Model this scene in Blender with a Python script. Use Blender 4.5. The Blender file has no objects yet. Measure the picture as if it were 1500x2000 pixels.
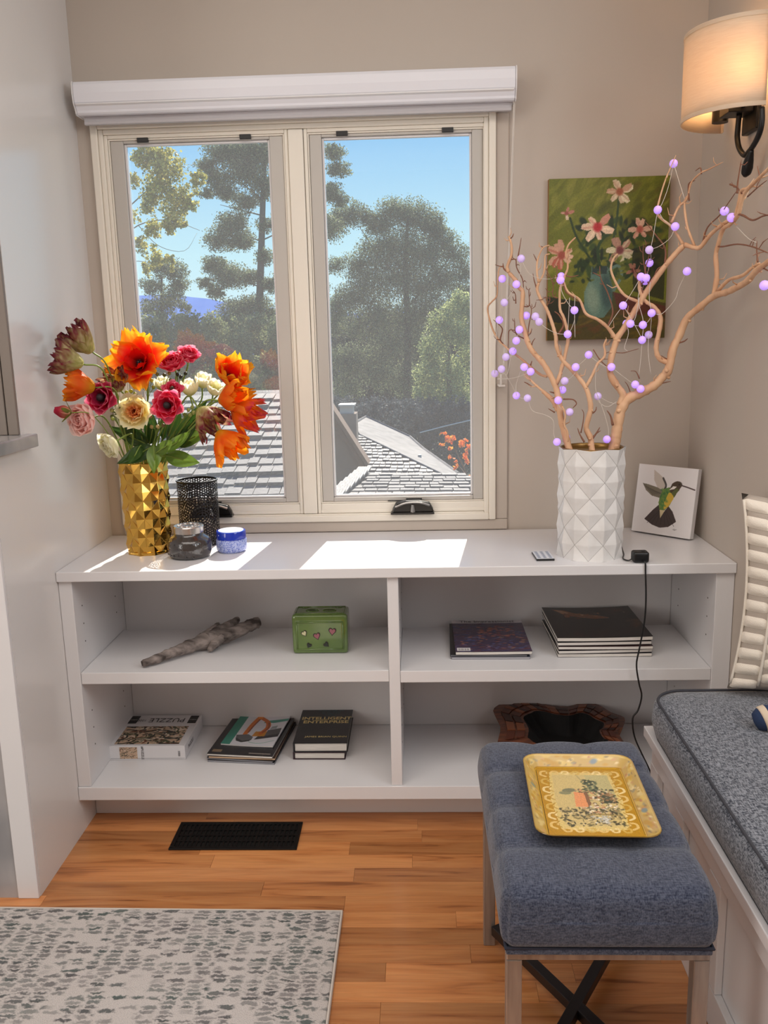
import bpy, bmesh, math, random
import numpy as np
from mathutils import Vector as V, Matrix, Quaternion
PI = math.pi
random.seed(7)
rng = np.random.default_rng(7)
scene = bpy.context.scene
COL = scene.collection.objects

# ---------------------------------------------------------------- camera
F_PX = 1703.4
CAM = V((0.9431, -2.5857, 1.3289))
CR = V((0.99908341, 0.03557904, -0.0238005))
CF = V((-0.03958329, 0.97954428, -0.19729713))
CU = V((0.016294, 0.19805839, 0.98005478))
cam_d = bpy.data.cameras.new('camera')
cam_d.sensor_fit = 'VERTICAL'; cam_d.sensor_height = 24.0; cam_d.lens = F_PX * 24.0 / 2000.0
cam_d.clip_start = 0.05; cam_d.clip_end = 3000
cam = bpy.data.objects.new('camera', cam_d); COL.link(cam)
mw = Matrix((CR, CU, -CF)).transposed().to_4x4(); mw.translation = CAM
cam.matrix_world = mw
scene.camera = cam


def at(px, py, ax, val):
    """the point of the world plane (axis ax = val) seen at this place of the 1500x2000 photograph"""
    d = CF + CR * ((px - 750) / F_PX) - CU * ((py - 1000) / F_PX)
    s = (val - CAM[ax]) / d[ax]
    return CAM + d * s


# ---------------------------------------------------------------- sky, sun, added room fill, alcove daylight
world = bpy.data.worlds.new('sky'); scene.world = world; world.use_nodes = True
nt = world.node_tree; nt.nodes.clear()
wo = nt.nodes.new('ShaderNodeOutputWorld'); bg = nt.nodes.new('ShaderNodeBackground')
tc = nt.nodes.new('ShaderNodeTexCoord'); sx = nt.nodes.new('ShaderNodeSeparateXYZ'); rp = nt.nodes.new('ShaderNodeValToRGB')
nt.links.new(tc.outputs['Generated'], sx.inputs[0]); nt.links.new(sx.outputs['Z'], rp.inputs[0])
cr = rp.color_ramp
stops = [(0.0, (.66, .90, .97)), (.09, (.52, .85, .97)), (.22, (.20, .54, .92)), (.6, (.09, .28, .70)), (1.0, (.07, .22, .60))]
while len(cr.elements) < len(stops): cr.elements.new(.5)
for e, (p_, c_) in zip(cr.elements, stops): e.position = p_; e.color = (*c_, 1)
nt.links.new(rp.outputs[0], bg.inputs[0]); bg.inputs[1].default_value = 1.1
nt.links.new(bg.outputs[0], wo.inputs[0])


def light(name, kind, loc, direction, energy, color, **kw):
    d = bpy.data.lights.new(name, kind); d.energy = energy; d.color = color
    for k, v in kw.items(): setattr(d, k, v)
    o = bpy.data.objects.new(name, d); COL.link(o); o.location = loc
    if direction is not None: o.rotation_euler = V(direction).to_track_quat('-Z', 'Y').to_euler()
    return o


light('sun', 'SUN', (2, 12, 9), (-0.13, -1.0, -0.80), 11.0, (1.0, .93, .82), angle=0.009)
# unseen fill added at left and ceiling; daylight of the alcove window on the right
light('left_fill_light', 'AREA', (-2.22, -2.9, 1.5), (1, .35, -0.05), 58, (1.0, .965, .92), shape='RECTANGLE', size=2.4, size_y=1.7)
light('alcove_window_light', 'AREA', (2.42, -1.8, 1.75), (-1, 0.15, -0.35), 23, (.88, .94, 1.0), shape='RECTANGLE', size=1.4, size_y=1.1)
light('ceiling_fill_light', 'AREA', (0.6, -2.0, 2.57), (0, 0.0, -1), 38, (1.0, .93, .86), shape='RECTANGLE', size=2.6, size_y=1.6)

vs = scene.view_settings
vs.view_transform = 'Standard'; vs.look = 'None'; vs.gamma = 1.0; vs.exposure = 0.0; vs.use_curve_mapping = False
scene.display_settings.display_device = 'sRGB'


# ---------------------------------------------------------------- helpers
def lin(c):
    c = c / 255.0
    return c / 12.92 if c <= .04045 else ((c + .055) / 1.055) ** 2.4


def s(r, g, b): return (lin(r), lin(g), lin(b))


WL = {}


def tag(o, label=None, cat=None, group=None, kind=None):
    if label: o['label'] = label
    if cat: o['category'] = cat
    if group: o['group'] = group
    if kind: o['kind'] = kind
    return o


def thing(name, loc, label, cat, group=None, rot=None):
    o = bpy.data.objects.new(name, None); COL.link(o); o.location = loc; o.empty_display_size = .02
    if rot is not None: o.rotation_mode = 'QUATERNION'; o.rotation_quaternion = rot
    WL[o.name] = V(loc)
    return tag(o, label, cat, group)


def structure(name):
    o = bpy.data.objects.new(name, None); COL.link(o); WL[o.name] = V((0, 0, 0)); o['kind'] = 'structure'
    return o


class MB:
    """collects vertices, faces, material slots and colours of ONE mesh"""
    def __init__(self): self.v = []; self.f = []; self.mi = []; self.c = []; self.m = 0; self.col = None

    def add(self, vs_, fs_, cs=None):
        b = len(self.v)
        self.v += [tuple(p) for p in vs_]
        self.f += [tuple(i + b for i in f) for f in fs_]
        self.mi += [self.m] * len(fs_)
        if cs is None: cs = [self.col or (1, 1, 1)] * len(vs_)
        self.c += list(cs)
        return self

    def box(self, a, b, M=None):
        (x0, y0, z0), (x1, y1, z1) = [min(p, q) for p, q in zip(a, b)], [max(p, q) for p, q in zip(a, b)]
        vs_ = [V((x, y, z)) for z in (z0, z1) for y in (y0, y1) for x in (x0, x1)]
        if M: vs_ = [M @ p for p in vs_]
        return self.add(vs_, [(0, 2, 3, 1), (4, 5, 7, 6), (0, 1, 5, 4), (2, 6, 7, 3), (0, 4, 6, 2), (1, 3, 7, 5)])

    def tube(self, pts, rad, seg=8, cap=True, close=False, cs=None):
        P = [V(p) for p in pts]; n = len(P)
        R = rad if hasattr(rad, '__len__') else [rad] * n
        T = []
        for i in range(n):
            a = P[(i - 1) % n] if (close or i) else P[0]; b = P[(i + 1) % n] if (close or i < n - 1) else P[-1]
            t = b - a; T.append(t.normalized() if t.length > 1e-9 else V((0, 0, 1)))
        up = V((0, 0, 1)) if abs(T[0].z) < .9 else V((1, 0, 0))
        N = T[0].cross(up).normalized(); vs_ = []; cc = []
        for i in range(n):
            N = (N - T[i] * N.dot(T[i])).normalized(); B = T[i].cross(N)
            for k in range(seg):
                a = 2 * PI * k / seg
                vs_.append(P[i] + (N * math.cos(a) + B * math.sin(a)) * R[i])
                if cs: cc.append(cs[i])
        fs_ = []
        for i in range(n if close else n - 1):
            j = (i + 1) % n
            for k in range(seg):
                l = (k + 1) % seg
                fs_.append((i * seg + k, i * seg + l, j * seg + l, j * seg + k))
        if cap and not close:
            fs_.append(tuple(range(seg - 1, -1, -1))); fs_.append(tuple((n - 1) * seg + k for k in range(seg)))
        return self.add(vs_, fs_, cc or None)

    def lathe(self, prof, c, seg=32, close=False, cs=None):
        c = V(c); vs_ = []; cc = []
        for i, (r, z) in enumerate(prof):
            for k in range(seg):
                a = 2 * PI * k / seg
                vs_.append(c + V((r * math.cos(a), r * math.sin(a), z)))
                if cs: cc.append(cs[i])
        fs_ = []; n = len(prof)
        for i in range(n if close else n - 1):
            j = (i + 1) % n
            for k in range(seg):
                l = (k + 1) % seg
                fs_.append((i * seg + k, i * seg + l, j * seg + l, j * seg + k))
        if not close:
            if prof[0][0] > 1e-6: fs_.append(tuple(range(seg - 1, -1, -1)))
            if prof[-1][0] > 1e-6: fs_.append(tuple((n - 1) * seg + k for k in range(seg)))
        return self.add(vs_, fs_, cc or None)

    def grid(self, fn, nu, nv, cf=None, wrap=False):
        vs_ = []; cc = []
        for j in range(nv + 1):
            for i in range(nu + (0 if wrap else 1)):
                vs_.append(V(fn(i / nu, j / nv)))
                if cf: cc.append(cf(i / nu, j / nv))
        w = nu if wrap else nu + 1; fs_ = []
        for j in range(nv):
            for i in range(nu):
                k = (i + 1) % w if wrap else i + 1
                fs_.append((j * w + i, j * w + k, (j + 1) * w + k, (j + 1) * w + i))
        return self.add(vs_, fs_, cc or None)

    def prism(self, poly, ex):
        """poly: world points of one face, ex: extrusion vector"""
        P = [V(p) for p in poly]; n = len(P); ex = V(ex)
        nrm = V((0, 0, 0))
        for i in range(n): nrm += P[i].cross(P[(i + 1) % n])
        if nrm.dot(ex) > 0: P.reverse()
        vs_ = P + [p + ex for p in P]
        fs_ = [tuple(range(n)), tuple(range(2 * n - 1, n - 1, -1))] + [(i, i + n, (i + 1) % n + n, (i + 1) % n) for i in range(n)]
        return self.add(vs_, fs_)

    def build(self, name, mat, parent=None, origin=None, smooth=False, bevel=0, local=False, auto=None, **tags):
        mats = mat if isinstance(mat, (list, tuple)) else [mat]
        if local: o0 = V((0, 0, 0))
        elif origin is not None: o0 = V(origin)
        else:
            A = np.array(self.v); lo, hi = A.min(0), A.max(0); o0 = V(((lo[0] + hi[0]) / 2, (lo[1] + hi[1]) / 2, lo[2]))
        me = bpy.data.meshes.new(name)
        me.from_pydata([(p[0] - o0.x, p[1] - o0.y, p[2] - o0.z) for p in self.v], [], self.f)
        for m in mats: me.materials.append(m)
        if len(mats) > 1: me.polygons.foreach_set('material_index', self.mi)
        a = me.color_attributes.new('Col', 'FLOAT_COLOR', 'POINT')
        cc = np.ones((len(self.v), 4), dtype=np.float32); cc[:, :3] = np.array(self.c, dtype=np.float32); a.data.foreach_set('color', cc.ravel())
        if smooth: me.polygons.foreach_set('use_smooth', [True] * len(self.f))
        me.update()
        if smooth and auto: me.set_sharp_from_angle(angle=auto)
        o = bpy.data.objects.new(name, me); COL.link(o)
        if parent is not None:
            o.parent = parent; o.location = (0, 0, 0) if local else o0 - WL[parent.name]
        else: o.location = o0
        WL[o.name] = o0.copy()
        if bevel:
            md = o.modifiers.new('bevel', 'BEVEL'); md.width = bevel; md.segments = 2; md.limit_method = 'ANGLE'; md.angle_limit = .6
        return tag(o, tags.get('label'), tags.get('cat'), tags.get('group'), tags.get('kind'))


def fast_mesh(name, verts, quads, cols, mat):
    """numpy route for foliage: verts (n,3), quads (m,4), cols (n,3)"""
    me = bpy.data.meshes.new(name); n, m = len(verts), len(quads); k = quads.shape[1]
    me.vertices.add(n); me.vertices.foreach_set('co', verts.astype(np.float32).ravel())
    me.loops.add(m * k); me.loops.foreach_set('vertex_index', quads.astype(np.int32).ravel())
    me.polygons.add(m); me.polygons.foreach_set('loop_start', np.arange(0, m * k, k, dtype=np.int32))
    me.update(calc_edges=True)
    a = me.color_attributes.new('Col', 'FLOAT_COLOR', 'POINT')
    cc = np.ones((n, 4), dtype=np.float32); cc[:, :3] = cols; a.data.foreach_set('color', cc.ravel())
    me.materials.append(mat)
    return me


def crom(pts, per=4):
    """Catmull-Rom through points (any dimension)"""
    P = [np.array(p, float) for p in pts]
    if len(P) < 3: per = max(per, 2)
    out = []
    for i in range(len(P) - 1):
        a = P[i - 1] if i else 2 * P[0] - P[1]; b, c = P[i], P[i + 1]; d = P[i + 2] if i + 2 < len(P) else 2 * P[-1] - P[-2]
        for k in range(per):
            t = k / per
            out.append(.5 * (2 * b + (c - a) * t + (2 * a - 5 * b + 4 * c - d) * t * t + (3 * b - a - 3 * c + d) * t ** 3))
    out.append(P[-1]); return out


def rbox(L, W, H, r, n=10, fn=None):
    """rounded box centred on origin as grid-on-cube; fn displaces points"""
    mb = MB(); hs = V((L / 2, W / 2, H / 2))
    def pt(p):
        q = V([p[i] * hs[i] for i in range(3)])
        inn = V([max(-(hs[i] - r), min(hs[i] - r, q[i])) for i in range(3)])
        d = q - inn
        # push onto the rounded shell
        if d.length > 1e-9: q = inn + d.normalized() * r
        return fn(q) if fn else q
    def warp(t):  # more samples near the edges
        t = 2 * t - 1
        return math.sin(t * PI / 2) if True else t
    for ax in range(3):
        for sg in (-1, 1):
            def f(u, v, ax=ax, sg=sg):
                a, b = warp(u), warp(v)
                if sg < 0: a, b = b, a
                p = [0, 0, 0]; p[ax] = sg; p[(ax + 1) % 3] = a; p[(ax + 2) % 3] = b
                return pt(p)
            mb.grid(f, n, n)
    return mb


def weld(o, d=1e-5):
    bm = bmesh.new(); bm.from_mesh(o.data); bmesh.ops.remove_doubles(bm, verts=bm.verts, dist=d); bmesh.ops.recalc_face_normals(bm, faces=bm.faces); bm.to_mesh(o.data); bm.free()
    return o


def moved(mb, M):
    mb.v = [tuple(M @ V(p)) for p in mb.v]; return mb


def frame(loc, rz=0.0, rx=0.0, ry=0.0):
    return Matrix.Translation(loc) @ Matrix.Rotation(rz, 4, 'Z') @ Matrix.Rotation(rx, 4, 'X') @ Matrix.Rotation(ry, 4, 'Y')


def text(name, body, size, M, mat, parent, align='LEFT', extrude=0.0002, sx_=1.0, bold=0.0):
    cu = bpy.data.curves.new(name, 'FONT'); cu.body = body; cu.size = size; cu.align_x = align; cu.align_y = 'CENTER'
    cu.extrude = extrude; cu.offset = bold; cu.resolution_u = 2
    tmp = bpy.data.objects.new(name, cu); COL.link(tmp)
    dg = bpy.context.evaluated_depsgraph_get(); me = bpy.data.meshes.new_from_object(tmp.evaluated_get(dg))
    bpy.data.objects.remove(tmp)
    me.materials.clear(); me.materials.append(mat)
    o = bpy.data.objects.new(name, me); COL.link(o); o.parent = parent
    pm = Matrix.Translation(WL[parent.name])
    o.matrix_local = pm.inverted() @ M @ Matrix.Diagonal((sx_, 1, 1, 1))
    WL[o.name] = M.translation
    return o


# ---------------------------------------------------------------- materials
def mat(name, col=(.5, .5, .5), rough=.5, metal=0.0, spec=.5, attr=False, noise=None, bump=None, transl=0.0, emit=None, coat=0.0, alpha=None, tint=None, coord='Object', sheen=0.0):
    """noise=(scale, (col2), amount, stretch) mixes a second colour; bump=(scale, strength, stretch)"""
    m = bpy.data.materials.new(name); m.use_nodes = True; t = m.node_tree; N = t.nodes; L = t.links
    b = N['Principled BSDF']; out = N['Material Output']
    b.inputs['Roughness'].default_value = rough; b.inputs['Metallic'].default_value = metal; b.inputs['Specular IOR Level'].default_value = spec
    b.inputs['Coat Weight'].default_value = coat; b.inputs['Coat Roughness'].default_value = .08
    b.inputs['Sheen Weight'].default_value = sheen
    src = None
    if attr:
        a = N.new('ShaderNodeAttribute'); a.attribute_name = 'Col'; src = a.outputs['Color']
    if noise or bump:
        tcn = N.new('ShaderNodeTexCoord')
    def nz(scale, stretch, detail=3.0):
        mp = N.new('ShaderNodeMapping'); L.new(tcn.outputs[coord], mp.inputs[0]); mp.inputs['Scale'].default_value = stretch or (1, 1, 1)
        q = N.new('ShaderNodeTexNoise'); q.inputs['Scale'].default_value = scale; q.inputs['Detail'].default_value = detail; L.new(mp.outputs[0], q.inputs['Vector'])
        return q.outputs['Fac']
    if noise:
        sc, c2, amt = noise[:3]; st = noise[3] if len(noise) > 3 else None
        r = N.new('ShaderNodeMapRange'); r.inputs['From Min'].default_value = .35; r.inputs['From Max'].default_value = .65; r.inputs['To Max'].default_value = amt
        L.new(nz(sc, st), r.inputs['Value'])
        mx = N.new('ShaderNodeMix'); mx.data_type = 'RGBA'; L.new(r.outputs[0], mx.inputs[0])
        if src: L.new(src, mx.inputs[6])
        else: mx.inputs[6].default_value = (*col, 1)
        mx.inputs[7].default_value = (*c2, 1); src = mx.outputs[2]
    if src: L.new(src, b.inputs['Base Color'])
    else: b.inputs['Base Color'].default_value = (*col, 1)
    if bump:
        bp = N.new('ShaderNodeBump'); bp.inputs['Strength'].default_value = bump[1]; bp.inputs['Distance'].default_value = bump[3] if len(bump) > 3 else .002
        L.new(nz(bump[0], bump[2] if len(bump) > 2 else None), bp.inputs['Height']); L.new(bp.outputs[0], b.inputs['Normal'])
    if emit: b.inputs['Emission Color'].default_value = (*emit[0], 1); b.inputs['Emission Strength'].default_value = emit[1]
    sh = b.outputs[0]
    if transl:
        tr = N.new('ShaderNodeBsdfTranslucent'); mxs = N.new('ShaderNodeMixShader'); mxs.inputs[0].default_value = transl
        if src: L.new(src, tr.inputs[0])
        else: tr.inputs[0].default_value = (*col, 1)
        L.new(sh, mxs.inputs[1]); L.new(tr.outputs[0], mxs.inputs[2]); sh = mxs.outputs[0]
    if alpha is not None:
        ta = N.new('ShaderNodeBsdfTransparent'); mxs = N.new('ShaderNodeMixShader'); mxs.inputs[0].default_value = alpha
        L.new(ta.outputs[0], mxs.inputs[1]); L.new(sh, mxs.inputs[2]); sh = mxs.outputs[0]
    L.new(sh, out.inputs['Surface'])
    return m


m_wall = mat('wall_paint', s(190, 179, 168), .55, bump=(260, .06), spec=.3)
m_gloss = mat('gloss_wall_paint', s(222, 219, 217), .2, bump=(9, .05, (1, 1, .35), .004), spec=.5)
m_white = mat('white_satin_paint', s(222, 220, 221), .28, bump=(40, .02), spec=.5)
m_cream = mat('cream_window_paint', s(230, 223, 210), .38)
m_sash = mat('sash_paint', s(188, 183, 176), .4)
m_ceil = mat('ceiling_paint', s(230, 226, 220), .8)
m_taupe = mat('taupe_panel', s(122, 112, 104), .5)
m_black = mat('black_plastic', s(14, 14, 16), .38)
m_iron = mat('black_iron', s(16, 14, 13), .42, metal=.3)
m_darkmetal = mat('dark_bronze', s(60, 58, 56), .28, metal=.9)
m_blind = mat('blind_white', s(228, 228, 234), .4)
m_blindf = mat('blind_fabric', s(186, 182, 184), .8)
m_cordw = mat('white_cord', s(215, 208, 200), .5)
m_paper = mat('paper_edge', s(222, 216, 208), .7, noise=(600, s(180, 174, 168), .6, (.05, .05, 3)))
m_marble = mat('grey_marble', s(176, 172, 172), .18, noise=(7, s(120, 122, 126), .7, (1, 1, .5)))
m_print = mat('printed_colour', attr=True, rough=.42)
m_printg = mat('glossy_print', attr=True, rough=.25)
m_oil = mat('oil_paint', attr=True, rough=.4, bump=(160, .25))
# ---------------------------------------------------------------- the room
FLOOR_Y0 = -4.6
mb = MB()
OX0, OX1, OZ0, OZ1 = .060, 1.166, .790, 1.925
mb.box((-2.3, 0, 0), (OX0, .07, 2.6)); mb.box((OX1, 0, 0), (2.6, .07, 2.6)); mb.box((OX0, 0, 0), (OX1, .07, OZ0)); mb.box((OX0, 0, OZ1), (OX1, .07, 2.6))
mb.build('wall_back', m_wall, kind='structure')
mb = MB(); mb.box((-.30, -.70, 0), (0, -.0005, 1.088)); mb.box((-.30, -.545, 1.088), (0, -.0005, 2.6))
mb.build('wall_left', m_gloss, kind='structure')
mb = MB(); mb.box((-2.4, FLOOR_Y0, 0), (-2.3, .16, 2.6)); mb.build('wall_far_left', m_wall, kind='structure')
mb = MB(); mb.box((1.741, -.60, 0), (2.7, -.0005, 2.6)); mb.build('wall_right', m_wall, kind='structure')
mb = MB(); mb.box((2.5, FLOOR_Y0, 0), (2.6, -.60, 2.6)); mb.build('wall_alcove', m_wall, kind='structure')
mb = MB(); mb.box((-2.4, FLOOR_Y0 - .1, 0), (2.6, FLOOR_Y0, 2.6)); mb.build('wall_front', m_wall, kind='structure')
mb = MB(); mb.box((-2.4, FLOOR_Y0 - .1, 2.6), (2.7, .16, 2.7)); mb.build('ceiling', m_ceil, kind='structure')
mb = MB(); mb.box((-.052, -.712, 0), (-.0005, -.7, 1.0875)); mb.build('trim_1', m_white, kind='structure', bevel=.002)
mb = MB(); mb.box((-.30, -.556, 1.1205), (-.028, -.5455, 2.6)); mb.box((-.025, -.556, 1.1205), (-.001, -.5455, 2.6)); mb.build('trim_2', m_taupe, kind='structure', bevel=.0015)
mb = MB(); mb.box((-.75, -.708, 0), (-.0525, -.7003, 1.0875)); mb.build('fireplace_surround', m_marble, label='grey veined marble fireplace slab beside the narrow white stile', cat='fireplace')
mb = MB(); mb.prism([(-.75, -.75, 1.0885), (.03, -.75, 1.0885), (.03, -.52, 1.0885), (.0008, -.52, 1.0885), (.0008, -.557, 1.0885), (-.75, -.557, 1.0885)], (0, 0, .0315))
mb.build('marble_ledge', m_marble, bevel=.003, label='grey marble ledge sticking out of the glossy left wall', cat='ledge')

# floor: boards of oak strip
def wood_mat(name, dark, light_, red):
    m = bpy.data.materials.new(name); m.use_nodes = True; t = m.node_tree; N = t.nodes; L = t.links; b = N['Principled BSDF']
    oi = N.new('ShaderNodeObjectInfo'); tcn = N.new('ShaderNodeTexCoord')
    sc = N.new('ShaderNodeVectorMath'); sc.operation = 'SCALE'; L.new(oi.outputs['Random'], sc.inputs['Scale']); sc.inputs[0].default_value = (13, 37, 5)
    ad = N.new('ShaderNodeVectorMath'); L.new(tcn.outputs['Object'], ad.inputs[0]); L.new(sc.outputs[0], ad.inputs[1])
    mp = N.new('ShaderNodeMapping'); mp.inputs['Scale'].default_value = (1.7, 17, 8); L.new(ad.outputs[0], mp.inputs[0])
    n1 = N.new('ShaderNodeTexNoise'); n1.inputs['Scale'].default_value = 1.6; n1.inputs['Detail'].default_value = 5; n1.inputs['Distortion'].default_value = 1.4; L.new(mp.outputs[0], n1.inputs['Vector'])
    mp2 = N.new('ShaderNodeMapping'); mp2.inputs['Scale'].default_value = (6, 220, 40); L.new(ad.outputs[0], mp2.inputs[0])
    n2 = N.new('ShaderNodeTexNoise'); n2.inputs['Scale'].default_value = 1.5; n2.inputs['Detail'].default_value = 2; L.new(mp2.outputs[0], n2.inputs['Vector'])
    r = N.new('ShaderNodeValToRGB'); L.new(n1.outputs[0], r.inputs[0])
    for e, (p_, c_) in zip(r.color_ramp.elements, [(.30, dark), (.62, light_)]): e.position = p_; e.color = (*c_, 1)
    e = r.color_ramp.elements.new(.42); e.color = (*red, 1)
    hs = N.new('ShaderNodeHueSaturation'); L.new(r.outputs[0], hs.inputs['Color'])
    mr = N.new('ShaderNodeMapRange'); L.new(oi.outputs['Random'], mr.inputs[0]); mr.inputs['To Min'].default_value = .66; mr.inputs['To Max'].default_value = 1.10
    m3 = N.new('ShaderNodeMapRange'); L.new(n2.outputs[0], m3.inputs[0]); m3.inputs['From Min'].default_value = .35; m3.inputs['From Max'].default_value = .6; m3.inputs['To Min'].default_value = .90; m3.inputs['To Max'].default_value = 1.03
    mu = N.new('ShaderNodeMath'); mu.operation = 'MULTIPLY'; L.new(mr.outputs[0], mu.inputs[0]); L.new(m3.outputs[0], mu.inputs[1]); L.new(mu.outputs[0], hs.inputs['Value'])
    L.new(hs.outputs[0], b.inputs['Base Color']); b.inputs['Roughness'].default_value = .3; b.inputs['Coat Weight'].default_value = .25; b.inputs['Coat Roughness'].default_value = .15
    return m


m_oak = wood_mat('oak_strip', s(150, 90, 48), s(212, 146, 90), s(198, 128, 74))
mb = MB(); mb.box((-2.4, FLOOR_Y0 - .1, -.2), (2.7, .16, -.009)); floor = mb.build('floor', mat('floor_gap', s(70, 42, 24), .6), origin=(0, 0, 0), kind='structure')
BW = .0573; y = -.012; r_ = random.Random(11); row = 0
while y > -1.62:
    x = -.14 - r_.random() * .5 if y > -.62 else -.55 - r_.random() * .4
    while x < 1.75:
        L_ = r_.uniform(.35, 1.15)
        x1 = min(x + L_, 1.80)
        mb = MB(); mb.box((max(x, -.75) + .0002, y - BW + .0002, -.009), (x1 - .0002, y - .0002, r_.uniform(-.0003, .0)))
        if x1 > -.1: mb.build('plank', m_oak, floor, bevel=.0004)
        x = x1
    y -= BW; row += 1
mb = MB(); mb.box((-2.3, FLOOR_Y0, -.009), (-.75, y + .5, -.0005)); mb.box((-.75, FLOOR_Y0, -.009), (2.5, y, -.0005)); o = mb.build('plank_field', m_oak, floor); o['kind'] = 'stuff'

# ---------------------------------------------------------------- windows
m_glass = bpy.data.materials.new('window_glass'); m_glass.use_nodes = True
t = m_glass.node_tree; t.nodes.remove(t.nodes['Principled BSDF']); L = t.links
ta = t.nodes.new('ShaderNodeBsdfTransparent'); gl = t.nodes.new('ShaderNodeBsdfGlossy'); gl.inputs['Roughness'].default_value = .0
fr = t.nodes.new('ShaderNodeLayerWeight'); fr.inputs[0].default_value = .5; pw_ = t.nodes.new('ShaderNodeMath'); pw_.operation = 'POWER'; pw_.inputs[1].default_value = 4.0; ma_ = t.nodes.new('ShaderNodeMath'); ma_.operation = 'MULTIPLY_ADD'; ma_.inputs[1].default_value = .5; ma_.inputs[2].default_value = .05
mx = t.nodes.new('ShaderNodeMixShader'); L.new(fr.outputs['Facing'], pw_.inputs[0]); L.new(pw_.outputs[0], ma_.inputs[0]); L.new(ma_.outputs[0], mx.inputs[0]); L.new(ta.outputs[0], mx.inputs[1]); L.new(gl.outputs[0], mx.inputs[2]); L.new(mx.outputs[0], t.nodes['Material Output'].inputs['Surface'])
m_screen = mat('insect_screen', s(190, 192, 196), .8, transl=.5, alpha=.155)

def ring(mb, x0, x1, z0, z1, w, y0, y1, wb=None):
    wb = w if wb is None else wb
    mb.box((x0, y0, z0), (x0 + w, y1, z1)); mb.box((x1 - w, y0, z0), (x1, y1, z1))
    mb.box((x0 + w, y0, z1 - w), (x1 - w, y1, z1)); mb.box((x0 + w, y0, z0), (x1 - w, y1, z0 + wb))

# casing round both windows
mb = MB(); ring(mb, .041, 1.174, .783, 1.935, .020, -.016, -.0005); ring(mb, .061, 1.154, .793, 1.915, .014, -.010, .02)
mb.build('trim_3', m_cream, kind='structure', bevel=.003)
mb = MB(); mb.box((.041, -.008, .7505), (1.21, -.0005, .7825)); mb.box((1.1745, -.007, .783), (1.21, -.0005, 1.925)); mb.build('trim_4', m_wall, kind='structure', bevel=.003)
mb = MB(); mb.box((.596, -.010, .808), (.638, .065, 1.90)); mb.build('trim_5', m_cream, kind='structure', bevel=.003)

def window(name, x0, x1, gx0, gx1, cx_):
    w = structure(name); G0, G1 = .855, 1.879
    mb = MB(); ring(mb, x0, x1, .8075, 1.901, .010, -.004, .065); mb.build('frame', m_cream, w, bevel=.002)
    mb = MB(); ring(mb, x0 + .0105, x1 - .0105, .838, 1.8905, .004, .000, .02); mb.build('stop', m_cream, w, bevel=.001)
    mb = MB(); mb.box((x0 + .0105, -.0025, .808), (x1 - .0105, .05, .8375)); mb.build('rail', m_cream, w, bevel=.003)
    mb = MB(); xs0, xs1 = x0 + .015, x1 - .015
    mb.box((xs0, .004, .8425), (gx0, .042, 1.8865)); mb.box((gx1, .004, .8425), (xs1, .042, 1.8865)); mb.box((gx0, .004, G1), (gx1, .042, 1.8865)); mb.box((gx0, .002, .8425), (gx1, .042, G0))
    mb.build('sash', m_sash, w, bevel=.002)
    mb = MB(); ring(mb, gx0 + .0003, gx1 - .0003, G0 + .0003, G1 - .0003, .006, .012, .026); mb.build('glazing_bead', m_white, w, bevel=.0015)
    mb = MB(); mb.box((gx0 + .001, .0275, G0 + .001), (gx1 - .001, .0305, G1 - .001)); mb.build('pane', m_glass, w)
    mb = MB(); mb.add([(gx0 - .006, .0655, G0 - .006), (gx1 + .006, .0655, G0 - .006), (gx1 + .006, .0655, G1 + .006), (gx0 - .006, .0655, G1 + .006)], [(0, 1, 2, 3)]); mb.build('insect_screen', m_screen, w)
    for fx in (.14, .84):
        xx = gx0 + (gx1 - gx0) * fx
        mb = MB(); mb.box((xx - .016, -.004, 1.8795), (xx + .016, .0038, 1.8925)); mb.build('latch', m_black, w, bevel=.001)
    # crank operator: housing, folded arm
    mb = MB()
    for q in (0,):
        prof = [(-.063, .8085), (.063, .8085), (.060, .822), (.050, .840), (.020, .846), (-.020, .846), (-.050, .840), (-.060, .822)]
        mb.prism([(cx_ + a, -.003, b) for a, b in prof], (0, -.022, 0))
    h = mb.build('crank_handle', m_darkmetal, w, bevel=.004)
    mb = MB(); mb.box((cx_ - .066, -.034, .806), (cx_ + .064, -.003, .8115)); mb.build('handle_base', m_darkmetal, h, bevel=.001)
    mb = MB(); mb.tube(crom([(cx_ - .052, -.028, .828), (cx_ - .02, -.031, .840), (cx_ + .02, -.031, .841), (cx_ + .05, -.028, .832)]), .0035, 6); mb.tube([(cx_, -.026, .812), (cx_, -.032, .836)], [.008, .004], 6)
    mb.build('folding_arm', mat('brushed_nickel', s(150, 148, 145), .25, metal=1), h)
    mb = MB(); mb.box((cx_ - .075, -.003, .8415), (cx_ - .0, .0015, .8435)); mb.box((cx_ - .02, -.004, .8455), (cx_ + .028, .0, .8495)); mb.build('lock_bar', m_black, h)
    return w

window('window_1', .075, .595, .127, .542, .318)
window('window_2', .639, 1.153, .688, 1.108, .926)

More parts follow.
